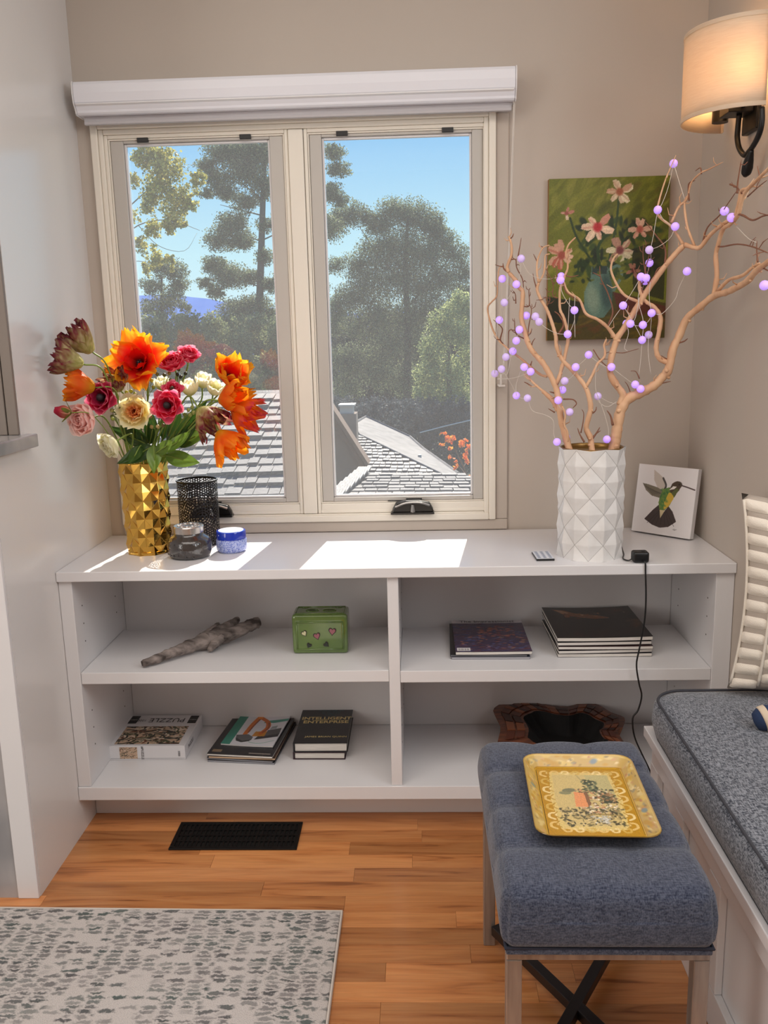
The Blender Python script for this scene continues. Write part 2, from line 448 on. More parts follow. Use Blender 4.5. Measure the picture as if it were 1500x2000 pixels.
# ---------------------------------------------------------------- roller blind
bl = thing('roller_blind', (.627, -.05, 1.93), 'long white roller blind cassette mounted above the two windows', 'blind')
prof = [(-.002, 2.02), (-.088, 2.02), (-.092, 2.012), (-.093, 1.99), (-.090, 1.968), (-.083, 1.958), (-.077, 1.950), (-.076, 1.944), (-.070, 1.940), (-.030, 1.940), (-.002, 1.944)]
mb = MB(); mb.prism([(.032, y_, z_) for y_, z_ in prof], (1.186, 0, 0)); mb.build('cassette', m_blind, bl, bevel=.0015)
mb = MB(); mb.prism([(.034, -.0785, 1.9565), (.034, -.0905, 1.9625), (.034, -.0905, 1.9655), (.034, -.0785, 1.9595)], (1.18, 0, 0)); mb.build('cassette_lip', m_white, bl)
for x_ in (.0285, 1.2183):
    mb = MB(); mb.prism([(x_, y_ * 1.02, z_ + (.001 if z_ > 2 else -.002)) for y_, z_ in prof], (.0033, 0, 0)); mb.build('end_cap', m_white, bl)
mb = MB(); mb.box((.042, -.052, 1.9265), (1.212, -.046, 1.9395)); mb.build('shade_fabric', m_blindf, bl)
mb = MB(); mb.box((.042, -.056, 1.918), (1.212, -.042, 1.9262)); mb.build('hem_bar', m_blindf, bl, bevel=.002)
ch = [(1.217, -.062, 1.945), (1.2125, -.061, 1.80), (1.206, -.06, 1.6), (1.198, -.06, 1.4), (1.190, -.058, 1.215)]
mb = MB(); mb.tube(crom(ch), .0013, 5); mb.tube([(p[0] + .004, p[1] + .012, p[2]) for p in crom(ch)], .0011, 5); mb.build('pull_chain', m_cordw, bl)
mb = MB(); mb.box((1.178, -.066, 1.180), (1.196, -.001, 1.186)); mb.box((1.183, -.062, 1.186), (1.187, -.04, 1.216)); mb.box((1.175, -.05, 1.20), (1.204, -.0465, 1.2035)); mb.build('chain_bracket', m_cordw, bl, bevel=.001)

# ---------------------------------------------------------------- built-in bookcase
bk = thing('bookcase', (.87, -.21, 0), 'low white built-in bookcase with open shelves under the windows', 'bookcase')
def bpart(name, a, b, bev=.0015, m=None): mb = MB(); mb.box(a, b); return mb.build(name, m or m_white, bk, bevel=bev)
bpart('countertop', (.0008, -.4355, .7235), (1.7402, -.0088, .75), .002)
bpart('side_panel', (.0008, -.425, .1405), (.036, -.04, .723)); bpart('side_panel', (1.694, -.425, .1405), (1.7402, -.04, .723))
bpart('divider', (.859, -.425, .1405), (.888, -.0505, .723))
bpart('bottom_shelf', (.0008, -.43, .102), (1.7402, -.04, .14))
bpart('back_panel', (.0365, -.05, .1405), (1.6935, -.04, .723))
bpart('toe_kick', (.0008, -.322, 0), (1.7402, -.31, .1015))
bpart('shelf', (.0370, -.4235, .437), (.8585, -.075, .469)); bpart('shelf', (.8885, -.4235, .434), (1.6935, -.075, .4665))
mb = MB()
for sx0, sg in ((.0361, 1), (.8586, -1), (.8884, 1), (1.6939, -1)):
    for z_ in (.24, .29, .34, .54, .59, .64):
        for y_ in (-.37, -.12):
            mb.tube([(sx0, y_, z_), (sx0 + sg * .0006, y_, z_)], .0022, 6)
o = mb.build('pin_holes', mat('hole_dark', s(70, 62, 56), .9), bk); o['kind'] = 'stuff'

# ---------------------------------------------------------------- floor register
vr = thing('floor_register', (.43, -.443, 0), 'black metal floor vent grille let into the oak boards', 'vent')
mb = MB(); ring(mb, .257, .606, -.003, .004, .0, 0, 0) if False else None
a0, a1, b0, b1 = .262, .606, -.508, -.376
mb = MB()
for q in ((a0, b0, a1, b0 + .012), (a0, b1 - .012, a1, b1), (a0, b0 + .012, a0 + .012, b1 - .012), (a1 - .012, b0 + .012, a1, b1 - .012)): mb.box((q[0], q[1], -.0), (q[2], q[3], .005))
m_vent = mat('vent_black', s(7, 7, 8), .5, spec=.3); mb.build('rim', m_vent, vr, bevel=.0015)
mb = MB(); mb.box((a0 + .012, b0 + .012, .0002), (a1 - .012, b1 - .012, .0008)); mb.build('duct_opening', mat('duct_black', s(4, 4, 4), .9), vr)
n = 26
for i in range(n):
    x_ = a0 + .014 + (a1 - a0 - .028) * (i + .5) / n
    mb = MB(); mb.box((x_ - .003, b0 + .0122, .0009), (x_ + .003, b1 - .0122, .0038)); mb.build('slat', m_vent, vr)
for k in range(1, 4):
    y_ = b0 + .012 + (b1 - b0 - .024) * k / 4
    mb = MB(); mb.box((a0 + .0122, y_ - .003, .0010), (a1 - .0122, y_ + .003, .0042)); mb.build('crossbar', m_vent, vr)

# ---------------------------------------------------------------- rug
m_rug = bpy.data.materials.new('rug_pile'); m_rug.use_nodes = True; t = m_rug.node_tree; N = t.nodes; L = t.links; b = N['Principled BSDF']
tcn = N.new('ShaderNodeTexCoord')
def noise_node(scale, stretch, detail=2.0, dist=0.0):
    mp = N.new('ShaderNodeMapping'); mp.inputs['Scale'].default_value = stretch; L.new(tcn.outputs['Object'], mp.inputs[0])
    q = N.new('ShaderNodeTexNoise'); q.inputs['Scale'].default_value = scale; q.inputs['Detail'].default_value = detail; q.inputs['Distortion'].default_value = dist; L.new(mp.outputs[0], q.inputs['Vector']); return q.outputs[0]
def mrange(v, a, b_, c=0.0, d=1.0):
    q = N.new('ShaderNodeMapRange'); L.new(v, q.inputs[0]); q.inputs[1].default_value = a; q.inputs[2].default_value = b_; q.inputs[3].default_value = c; q.inputs[4].default_value = d; return q.outputs[0]
def mmath(op, a, b_):
    q = N.new('ShaderNodeMath'); q.operation = op
    for i, v in enumerate((a, b_)):
        if isinstance(v, (int, float)): q.inputs[i].default_value = v
        else: L.new(v, q.inputs[i])
    return q.outputs[0]
fine = noise_node(420, (1, 1, 1), 2)
wob = N.new('ShaderNodeTexNoise'); wob.inputs['Scale'].default_value = 110; wob.inputs['Detail'].default_value = 3; L.new(tcn.outputs['Object'], wob.inputs['Vector'])
dv = N.new('ShaderNodeVectorMath'); dv.operation = 'MULTIPLY_ADD'; L.new(wob.outputs['Color'], dv.inputs[0]); dv.inputs[1].default_value = (.030, .016, 0); L.new(tcn.outputs['Object'], dv.inputs[2])
mpv = N.new('ShaderNodeMapping'); mpv.inputs['Scale'].default_value = (25, 80, 1); L.new(dv.outputs[0], mpv.inputs[0])
vo = N.new('ShaderNodeTexVoronoi'); vo.feature = 'F1'; vo.voronoi_dimensions = '2D'; vo.inputs['Scale'].default_value = 1; vo.inputs['Randomness'].default_value = .62; L.new(mpv.outputs[0], vo.inputs['Vector'])
ve = N.new('ShaderNodeTexVoronoi'); ve.feature = 'DISTANCE_TO_EDGE'; ve.voronoi_dimensions = '2D'; ve.inputs['Scale'].default_value = 1; ve.inputs['Randomness'].default_value = .62; L.new(mpv.outputs[0], ve.inputs['Vector'])
cellr = N.new('ShaderNodeSeparateColor'); L.new(vo.outputs['Color'], cellr.inputs[0])
band = noise_node(1.0, (10, .8, 1), 1.5)
on_ = mrange(mmath('ADD', mmath('MULTIPLY', cellr.outputs[0], .38), mmath('MULTIPLY', band, .9)), .50, .55)
edge_ = mrange(mmath('ADD', ve.outputs['Distance'], mmath('MULTIPLY', fine, .16)), .13, .34)
mask = mmath('MULTIPLY', mmath('MULTIPLY', on_, edge_), mrange(cellr.outputs[1], .0, 1.0, .45, .95))
r = N.new('ShaderNodeValToRGB'); L.new(noise_node(6, (1, 3, 1)), r.inputs[0])
r.color_ramp.elements[0].position = .4; r.color_ramp.elements[0].color = (*s(88, 88, 90), 1); r.color_ramp.elements[1].position = .62; r.color_ramp.elements[1].color = (*s(78, 92, 90), 1)
lt = N.new('ShaderNodeMix'); lt.data_type = 'RGBA'; L.new(mrange(fine, .3, .7), lt.inputs[0]); lt.inputs[6].default_value = (*s(186, 180, 178), 1); lt.inputs[7].default_value = (*s(208, 201, 197), 1)
mx = N.new('ShaderNodeMix'); mx.data_type = 'RGBA'; L.new(mask, mx.inputs[0]); L.new(lt.outputs[2], mx.inputs[6]); L.new(r.outputs[0], mx.inputs[7]); L.new(mx.outputs[2], b.inputs['Base Color'])
b.inputs['Roughness'].default_value = .95; b.inputs['Specular IOR Level'].default_value = .1
bp = N.new('ShaderNodeBump'); bp.inputs['Strength'].default_value = .7; bp.inputs['Distance'].default_value = .004
L.new(mmath('SUBTRACT', mmath('MULTIPLY', fine, .6), mmath('MULTIPLY', mask, .5)), bp.inputs['Height']); L.new(bp.outputs[0], b.inputs['Normal'])
rug = thing('area_rug', (-.2, -1.9, 0), 'pale grey rug with broken charcoal dashes on the oak floor', 'rug', rot=None)
mb = MB(); mb.prism([(-1.9, -.738, .0006), (.745, -.770, .0006), (.738, -3.4, .0006), (-1.9, -3.4, .0006)], (0, 0, .0095)); mb.build('pile', m_rug, rug, bevel=.003)
mb = MB(); mb.tube([(-1.9, -.736, .0055), (.7475, -.768, .0055), (.7405, -3.4, .0055)], .0048, 6); mb.build('hem', mat('rug_binding', s(206, 198, 190), .9), rug)
# ---------------------------------------------------------------- flat prints: drawn by code into the colours of a fine grid
class Art:
    def __init__(self, w, h, bg):
        self.w, self.h = w, h; self.a = np.ones((h, w, 3)) * (np.array(bg) / 255.0)
        self.X, self.Y = np.meshgrid((np.arange(w) + .5) / w, (np.arange(h) + .5) / h)
    def put(self, m, col, al=1.0):
        m = np.clip(m * al, 0, 1)[..., None]; self.a = self.a * (1 - m) + np.array(col) / 255.0 * m; return self
    def ell(self, cx, cy, rx, ry, col, rot=0, al=1.0, soft=.15):
        c, s_ = math.cos(rot), math.sin(rot); asp = self.h / self.w
        dx, dy = (self.X - cx), (self.Y - cy) * asp
        u, v = (dx * c + dy * s_) / rx, (-dx * s_ + dy * c) / (ry * asp)
        d = np.sqrt(u * u + v * v); return self.put(np.clip((1 - d) / soft + .5, 0, 1), col, al)
    def poly(self, pts, col, al=1.0):
        m = np.zeros((self.h, self.w), bool); n = len(pts)
        for i in range(n):
            (x0, y0), (x1, y1) = pts[i], pts[(i + 1) % n]
            if y0 == y1: continue
            c = ((y0 > self.Y) != (y1 > self.Y)) & (self.X < (x1 - x0) * (self.Y - y0) / (y1 - y0) + x0); m ^= c
        return self.put(m.astype(float), col, al)
    def rect(self, x0, y0, x1, y1, col, al=1.0): return self.poly([(x0, y0), (x1, y0), (x1, y1), (x0, y1)], col, al)
    def stroke(self, pts, r, col, al=1.0):
        P = crom([np.array(p) for p in pts], 6) if len(pts) > 2 else [np.array(p) for p in pts]; asp = self.h / self.w; d = np.full((self.h, self.w), 9.0)
        for p, q in zip(P[:-1], P[1:]):
            vx, vy = q[0] - p[0], (q[1] - p[1]) * asp; l = vx * vx + vy * vy + 1e-12
            tt = np.clip(((self.X - p[0]) * vx + (self.Y - p[1]) * asp * vy) / l, 0, 1)
            d = np.minimum(d, np.hypot(self.X - p[0] - tt * vx, (self.Y - p[1]) * asp - tt * vy))
        return self.put(np.clip((r - d) / (.5 / self.w) + .5, 0, 1), col, al)
    def dabs(self, n, box, cols, rx, ry, seed, al=.8, rot=None):
        q = random.Random(seed)
        for i in range(n):
            self.ell(q.uniform(box[0], box[2]), q.uniform(box[1], box[3]), rx * q.uniform(.5, 1.3), ry * q.uniform(.5, 1.3), q.choice(cols), q.uniform(0, PI) if rot is None else rot + q.uniform(-.4, .4), al, .5)
        return self
    def speckle(self, amt, seed):
        g = np.random.default_rng(seed); self.a = np.clip(self.a * (1 + amt * g.normal(size=(self.h, self.w, 1))), 0, 1); return self

    def sheet(self, name, fn, mt, parent):
        """fn(u, v) -> world point, u to the right, v up"""
        lx = np.where(self.a <= .04045, self.a / 12.92, ((self.a + .055) / 1.055) ** 2.4)
        mb = MB()
        mb.grid(lambda u, v: fn(u, v), self.w - 1, self.h - 1)
        mb.c = [tuple(c) for c in lx.reshape(-1, 3)]
        return mb.build(name, mt, parent)


# ---------------------------------------------------------------- flower painting on the back wall
pt = thing('flower_painting', (1.486, -.012, 1.306), 'unframed oil painting of pink flowers in a blue-green jug on the back wall', 'painting')
mb = MB(); mb.box((1.319, -.0215, 1.306), (1.652, -.0008, 1.745)); mb.build('canvas', mat('canvas_edge', s(150, 112, 62), .7), pt)
A = Art(196, 260, (104, 108, 28))
A.dabs(160, (-.05, .35, 1.05, 1.05), [(128, 130, 44), (96, 104, 24), (140, 138, 60), (88, 92, 20)], .09, .018, 1, .5, .9)
A.dabs(60, (.45, .55, 1.0, .95), [(78, 84, 20), (70, 78, 18), (92, 80, 30)], .08, .02, 2, .5, .9)
A.ell(.82, .66, .05, .09, (70, 40, 22), .5, .6, .6)
A.poly([(0, 0), (1, 0), (1, .22), (.55, .30), (.0, .16)], (72, 62, 14)).poly([(.55, .30), (1, .2), (1, .10), (.6, .19)], (88, 34, 26), .8)
A.dabs(70, (0, .02, 1, .18), [(84, 76, 14), (104, 84, 20), (60, 58, 12), (90, 56, 18)], .07, .012, 3, .6, .2)
A.poly([(0, .12), (.25, .10), (.30, .24), (0, .28)], (28, 30, 12), .9)
A.dabs(90, (.25, .40, .92, .74), [(34, 56, 22), (26, 44, 20), (48, 70, 30), (22, 36, 18), (70, 80, 22)], .055, .016, 4, .9)
A.poly([(.72, .30), (.98, .24), (.98, .62), (.70, .56)], (26, 28, 14), .7)
A.stroke([(.52, .68), (.42, .58), (.44, .44)], .012, (40, 64, 26)).stroke([(.18, .76), (.24, .64), (.38, .48)], .009, (40, 60, 26)).stroke([(.58, .88), (.56, .7), (.5, .45)], .009, (46, 66, 30))
A.poly([(.37, .46), (.50, .46), (.52, .40), (.55, .32), (.54, .20), (.48, .14), (.38, .14), (.31, .20), (.31, .30), (.36, .39)], (88, 118, 104))
A.ell(.38, .26, .055, .09, (132, 152, 130), .2, .8, .8).ell(.50, .30, .05, .12, (50, 74, 70), .1, .8, .7).poly([(.37, .46), (.50, .46), (.495, .41), (.375, .41)], (44, 62, 58))
A.stroke([(.52, .44), (.59, .46), (.62, .40), (.56, .31)], .012, (92, 118, 104))
def blossom(cx, cy, r, n, cols, heart, seed):
    q = random.Random(seed)
    for k in range(n):
        a = 2 * PI * k / n + q.uniform(-.35, .35); rr_ = r * q.uniform(.8, 1.15); A.poly([(cx + rr_ * f_ * math.cos(a + d_), cy + rr_ * f_ * math.sin(a + d_) * .76) for f_, d_ in ((.1, -.8), (.6, -.42), (.95, -.15), (1.0, .12), (.62, .36), (.1, .8))], q.choice(cols), .95); A.stroke([(cx + rr_ * .3 * math.cos(a), cy + rr_ * .23 * math.sin(a)), (cx + rr_ * .85 * math.cos(a + .1), cy + rr_ * .64 * math.sin(a + .1))], r * .07, q.choice(cols), .6)
    A.ell(cx, cy, r * .28, r * .22, heart, 0, .95, .6)
PK = [(228, 198, 170), (214, 166, 146), (240, 220, 190), (200, 140, 120)]
blossom(.41, .70, .13, 6, PK, (176, 30, 40), 1); blossom(.585, .91, .105, 8, [(222, 210, 178), (206, 182, 152), (190, 150, 120)], (150, 80, 50), 2)
blossom(.60, .555, .115, 8, [(206, 198, 164), (190, 178, 150), (170, 130, 110)], (110, 50, 50), 3); blossom(.115, .535, .12, 9, [(196, 150, 124), (214, 176, 150), (170, 90, 70)], (150, 70, 56), 4)
blossom(.76, .68, .10, 6, [(206, 168, 144), (190, 140, 120)], (160, 80, 66), 5); blossom(.15, .79, .06, 4, [(220, 196, 172), (180, 120, 104)], (150, 80, 70), 6); blossom(.72, .43, .07, 5, [(150, 104, 84), (110, 62, 50)], (90, 30, 30), 7)
A.dabs(26, (.2, .36, .7, .52), [(86, 96, 30), (110, 116, 40), (30, 48, 20)], .03, .01, 9, .9)
A.speckle(.05, 5)
A.sheet('picture', lambda u, v: (1.3193 + .3324 * u, -.0222, 1.3063 + .4384 * v), m_oil, pt)

# ---------------------------------------------------------------- small hummingbird canvas leaning in the corner
e0, e1 = V((1.566, -.066, .7505)), V((1.700, -.196, .7505))
ux = (e1 - e0).normalized(); nrm = V((-ux.y, ux.x, 0)); nrm = nrm if nrm.y > 0 else -nrm     # nrm points to the corner
tilt = .17; uz = V((0, 0, math.cos(tilt))) + nrm * math.sin(tilt); nb = nrm * math.cos(tilt) - V((0, 0, math.sin(tilt)))
W_, H_ = .182, .196
e0.z += .0005 + .0
hb = thing('hummingbird_canvas', e0 + ux * W_ / 2, 'small white canvas of a green hummingbird leaning in the corner on the countertop', 'painting')
mb = MB(); q = [e0 + V((0, 0, .004)), e0 + ux * W_ + V((0, 0, .004)), e0 + ux * W_ + uz * H_ + V((0, 0, .004)), e0 + uz * H_ + V((0, 0, .004))]
mb.prism(q, nb * .020); mb.build('canvas', mat('canvas_white', s(222, 220, 222), .7), hb, bevel=.0015)
A = Art(200, 214, (226, 222, 222))
bk_ = (58, 50, 48)
A.poly([(.20, .20), (.34, .36), (.43, .44), (.50, .30), (.58, .43), (.66, .36), (.74, .22), (.62, .13), (.48, .10), (.34, .13)], (66, 54, 52))
for k in range(7): A.stroke([(.47 + .01 * k, .38), (.26 + .075 * k, .15)], .004, (40, 34, 34), .8)
A.poly([(.42, .46), (.47, .24), (.55, .40)], (206, 190, 150))
A.poly([(.10, .72), (.20, .71), (.36, .68), (.47, .64), (.50, .58), (.42, .53), (.28, .55), (.17, .62)], (120, 112, 96))
for k in range(6): A.stroke([(.12 + .04 * k, .70 - .015 * k), (.30 + .03 * k, .57 + .005 * k)], .005, (82, 76, 66), .8)
A.poly([(.27, .93), (.36, .88), (.45, .82), (.50, .70), (.46, .64), (.36, .68), (.29, .78)], (196, 186, 176)).stroke([(.44, .82), (.50, .72), (.47, .64)], .016, (70, 66, 62))
A.poly([(.46, .66), (.56, .70), (.64, .66), (.66, .58), (.60, .44), (.52, .36), (.44, .36), (.41, .46), (.42, .56)], (96, 128, 58))
A.poly([(.56, .62), (.64, .62), (.65, .54), (.58, .42), (.51, .37), (.50, .46)], (206, 172, 62)).dabs(26, (.43, .40, .54, .66), [(70, 124, 62), (52, 104, 58), (120, 146, 66)], .03, .014, 4, .7)
A.ell(.68, .74, .085, .055, (70, 58, 44), .3).poly([(.56, .66), (.60, .76), (.68, .80), (.76, .74), (.72, .66), (.64, .58)], (74, 60, 46)).poly([(.56, .66), (.62, .72), (.68, .72), (.64, .68)], (236, 230, 222)).poly([(.60, .62), (.68, .70), (.72, .68), (.66, .56)], (90, 96, 52))
A.stroke([(.75, .745), (.86, .725), (.975, .70)], .010, (74, 58, 56)).ell(.715, .752, .012, .012, (20, 16, 16))
A.stroke([(.70, .105), (.73, .10), (.76, .11)], .004, (110, 104, 104)).stroke([(.72, .12), (.73, .09)], .003, (110, 104, 104))
A.sheet('picture', lambda u, v: e0 + V((0, 0, .004)) - nb * .0006 + ux * (W_ * u) + uz * (H_ * v), m_print, hb)

# ---------------------------------------------------------------- wall sconce
sc = thing('wall_sconce', (1.715, -.389, 1.80), 'lit wall sconce with half-round cream linen shade and looped black iron arms', 'lamp')
m_shade = mat('linen_shade', s(238, 222, 200), .9, transl=.45, noise=(300, s(225, 205, 180), .5, (.1, .1, 2)))
XB, YC, AA, BB, Z0, Z1 = 1.7105, -.389, .138, .136, 1.802, 1.992
mb = MB(); mb.grid(lambda u, v: (XB - BB * math.sin(PI * u), YC + AA * math.cos(PI * u), Z0 + (Z1 - Z0) * v), 40, 6)
sh = mb.build('lamp_shade', m_shade, sc, smooth=True); md = sh.modifiers.new('thick', 'SOLIDIFY'); md.thickness = .002
for z_ in (Z0, Z1 - .009):
    mb = MB(); mb.grid(lambda u, v: (XB - (BB + .0012) * math.sin(PI * u), YC + (AA + .0012) * math.cos(PI * u), z_ + .009 * v), 40, 1); o = mb.build('shade_trim', m_shade, sc, smooth=True)
for sg in (1, -1):
    mb = MB(); mb.box((XB - .004, YC + sg * (AA - .014), Z0), (XB - .001, YC + sg * (AA - .001), Z1)); mb.build('shade_return', m_shade, sc)
mb = MB(); mb.box((1.725, YC - .045, 1.775), (1.7405, YC + .045, 1.93)); mb.build('back_plate', m_iron, sc, bevel=.003)
mb = MB(); mb.box((1.668, YC - .03, 1.814), (1.7249, YC + .035, 1.834)); mb.build('socket_bracket', m_iron, sc, bevel=.002)
mb = MB(); mb.tube([(1.69, YC + .095, 1.818), (1.69, YC + .095, 1.845)], .019, 14); mb.tube([(1.69, YC - .095, 1.818), (1.69, YC - .095, 1.845)], .019, 14); mb.tube([(1.70, YC - .1, 1.826), (1.70, YC + .1, 1.826)], .005, 8); mb.build('candle_cup', m_iron, sc, smooth=True, auto=.6)
def armc(q): return [at(x_, y_, 0, 1.70) for x_, y_ in q]
mb = MB(); mb.tube(crom(armc([(1444, 222), (1441, 250), (1440, 270), (1444, 290), (1454, 303), (1463, 296), (1474, 280), (1484, 258), (1488, 235), (1488, 210)]), 5), .0062, 10); mb.build('loop_arm', m_iron, sc, smooth=True)
mb = MB(); tp = crom(armc([(1468, 293), (1463, 312), (1459, 330), (1455, 345)]), 5); rr = np.interp(np.linspace(0, 1, len(tp)), [0, .3, .6, .85, 1], [.005, .010, .0125, .011, .004]); mb.tube(tp, list(rr), 12); mb.build('teardrop_finial', m_iron, sc, smooth=True)
m_bulb = mat('lit_bulb', (1, .6, .3), emit=((1.0, .62, .30), 14.0))
for sg in (1, -1):
    mb = MB(); mb.lathe([(.004, 0), (.011, .015), (.016, .035), (.012, .06), (.001, .085)], (1.69, YC + sg * .095, 1.845), 14); mb.build('bulb', m_bulb, sc, smooth=True)
    lo = light('bulb_light', 'POINT', (1.685, YC + sg * .07, 1.893), None, .30, (1.0, .60, .28), shadow_soft_size=.02); lo.parent = sc; lo.location = V((1.675, YC + sg * .06, 1.893)) - WL[sc.name]

# ---------------------------------------------------------------- white faceted vase (branches come later)
m_vase = mat('matte_white_ceramic', s(226, 224, 222), .5, bump=(90, .1), noise=(25, s(206, 202, 198), .5))
VC, VR, VH = V((1.394, -.322, .7505)), .086, .285
wv_ = thing('branch_vase', VC, 'tall matte white vase with quilted diamond facets holding bare branches', 'vase')
def quilt(nseg, rows, r, h, amp, c, sub=6):
    """diamond-quilted cylinder: grid with facets bulging between crossing creases"""
    mb = MB(); nu, nv = nseg * sub, rows * sub
    def f(u, v):
        a = u * nseg; b = v * rows
        p, q = (a + b) % 1.0, (a - b) % 1.0
        k = min(p, 1 - p, q, 1 - q) * 2
        rad = r - amp * (1 - k) ** 1.0 * (0 if v in (0.0, 1.0) else 1)
        an = 2 * PI * u
        return (c[0] + rad * math.cos(an), c[1] + rad * math.sin(an), c[2] + h * v)
    mb.grid(f, nu, nv, wrap=True); return mb
NS, NR = 7, 3.5
mb = MB()
# creases run on the two diagonals; build with vertices on the crease lattice so that facets stay crisp
def lattice(ns, nr, r, h, amp, c, pyr=0.0):
    """diamonds as 4 triangles each: ring vertices at half steps, diamond centres pushed out by pyr"""
    vs_, fs_, idx = [], [], {}
    def vert(i, j, rad):
        key = (i % (2 * ns), j, rad)
        if key not in idx:
            a = PI * (i % (2 * ns)) / ns
            idx[key] = len(vs_); vs_.append((c[0] + rad * math.cos(a), c[1] + rad * math.sin(a), c[2] + h * j / round(2 * nr)))
        return idx[key]
    for j in range(0, round(2 * nr) + 1):
        for i in range(2 * ns):
            if (i + j) % 2 == 0: continue
            ce = vert(i, j, r + pyr)
            l_, r2 = vert(i - 1, j, r - amp), vert(i + 1, j, r - amp)
            if j < round(2 * nr): up_ = vert(i, j + 1, r - amp); fs_ += [(ce, r2, up_), (ce, up_, l_)]
            if j > 0: dn = vert(i, j - 1, r - amp); fs_ += [(ce, l_, dn), (ce, dn, r2)]
    return vs_, fs_
vs_, fs_ = lattice(NS, NR, VR + .0012, VH, .0052, VC, .0012)
mb = MB(); mb.add(vs_, fs_); o = mb.build('body', m_vase, wv_); md = o.modifiers.new('b', 'BEVEL'); md.width = .0016; md.segments = 2; md.limit_method = 'ANGLE'; md.angle_limit = .12
mb = MB(); mb.lathe([(VR - .012, .004), (VR - .010, VH * .7), (VR - .008, VH - .01), (VR - .0105, VH), (VR - .0075, VH + .002), (VR - .0058, VH - .001), (VR - .008, VH - .008)], VC, 48); mb.build('rim', mat('inner_gold', s(150, 116, 62), .3, metal=.7), wv_, smooth=True)
mb = MB(); mb.lathe([(.001, VH - .035), (VR - .012, VH - .035)], VC, 24); o = mb.build('inner_floor', mat('dark_soil', s(40, 30, 22), .9), wv_)
# crease lines: crease shade drawn as grey hairlines between the facets
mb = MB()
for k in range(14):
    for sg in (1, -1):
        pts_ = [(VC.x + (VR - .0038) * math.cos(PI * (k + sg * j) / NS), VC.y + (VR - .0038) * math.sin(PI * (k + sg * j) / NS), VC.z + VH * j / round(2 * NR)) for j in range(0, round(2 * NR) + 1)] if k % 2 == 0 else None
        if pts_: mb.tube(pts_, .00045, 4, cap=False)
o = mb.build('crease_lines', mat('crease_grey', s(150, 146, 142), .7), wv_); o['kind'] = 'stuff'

# ---------------------------------------------------------------- gold faceted vase
m_gold = mat('polished_gold', s(222, 176, 84), .09, metal=1.0)
GC = V((.183, -.216, .7505)); GH = .255
gv = thing('gold_vase', GC, 'shiny gold vase of small pyramid facets holding the colourful bouquet', 'vase')
vs_, fs_ = lattice(9, 5, .057, GH, .001, (0, 0, 0), .0055)
vs_ = [(x * (1 + .12 * z / GH) + GC.x, y_ * (1 + .12 * z / GH) + GC.y, z + GC.z) for x, y_, z in vs_]
mb = MB(); mb.add(vs_, fs_); mb.build('body', m_gold, gv, bevel=.0006)
mb = MB(); mb.lathe([(.04, .01), (.053, GH - .02), (.055, GH - .001), (.0575, GH + .0015), (.0605, GH - .0005), (.058, GH - .004)], GC, 36); mb.build('rim', m_gold, gv, smooth=True)
mb = MB(); mb.lathe([(.001, 0.0), (.0575, 0.0), (.0595, .003), (.0590, .008), (.056, .010), (.001, .010)], GC, 36); mb.build('foot', m_gold, gv)

# ---------------------------------------------------------------- black pierced lantern
ln = thing('lantern', (.306, -.125, .7505), 'black pierced metal candle lantern with lacy round pattern behind the jars', 'lantern')
LC = V((.306, -.125, .7505)); LR, LH = .0575, .188
m_lan = bpy.data.materials.new('pierced_black'); m_lan.use_nodes = True; t = m_lan.node_tree; N = t.nodes; L = t.links; b = N['Principled BSDF']; b.inputs['Base Color'].default_value = (*s(26, 22, 24), 1); b.inputs['Roughness'].default_value = .5
at_ = N.new('ShaderNodeAttribute'); at_.attribute_name = 'Col'; ta = N.new('ShaderNodeBsdfTransparent'); mx = N.new('ShaderNodeMixShader')
L.new(at_.outputs['Fac'], mx.inputs[0]); L.new(b.outputs[0], mx.inputs[1]); L.new(ta.outputs[0], mx.inputs[2]); L.new(mx.outputs[0], N['Material Output'].inputs['Surface'])
# the lace is cut from a fine wall: faces of the grid left out where the metal is pierced
def hole(a, z):
    """a: arc length round the wall, z: height; True where pierced"""
    cx_, cz_ = -.002 + .0, .085
    for (ux_, uz_, R_) in ((.024, .085, .066), (.024 - .1806, .085, .066), (.024 + .1806, .085, .066), (-.05, .165, .05), (-.055, .02, .035), (.11, .16, .045), (.115, .02, .04)):
        d = math.hypot(a - ux_, z - uz_); th = math.atan2(z - uz_, a - ux_)
        if d < R_:
            k = d / .0072; ring_ = int(k); fr_ = k - ring_
            n_ = max(6, 6 * ring_)
            g = (th / (2 * PI) * n_ + ring_ * .5) % 1.0
            if ring_ == 0: return d < .004
            if ring_ % 3 == 2: return abs(fr_ - .5) < .26 and abs(g - .5) < .42
            return math.hypot((fr_ - .5) / .37, (g - .5) / .36) < 1
    g1 = (a / .0070) % 1.0; g2 = (z / .0070 + (.5 if math.floor(a / .0070) % 2 else 0)) % 1.0
    return math.hypot(g1 - .5, g2 - .5) < .33
NU, NV = 300, 156; mb = MB(); vs_ = []; fs_ = []
for j in range(NV + 1):
    for i in range(NU):
        an = 2 * PI * i / NU - PI / 2; vs_.append((LC.x + LR * math.cos(an), LC.y + LR * math.sin(an), LC.z + LH * j / NV))
for j in range(NV):
    for i in range(NU):
        a_ = ((i + .5) / NU - .5) * 2 * PI * LR; a_ = a_ + PI * LR if a_ < 0 else a_ - PI * LR
        z_ = LH * (j + .5) / NV
        if .006 < z_ < LH - .006 and hole(a_, z_): continue
        fs_.append((j * NU + i, j * NU + (i + 1) % NU, (j + 1) * NU + (i + 1) % NU, (j + 1) * NU + i))
mb.add(vs_, fs_); mb.build('pierced_wall', mat('lantern_black', s(24, 20, 22), .5, metal=.3), ln, smooth=True)
mb = MB()
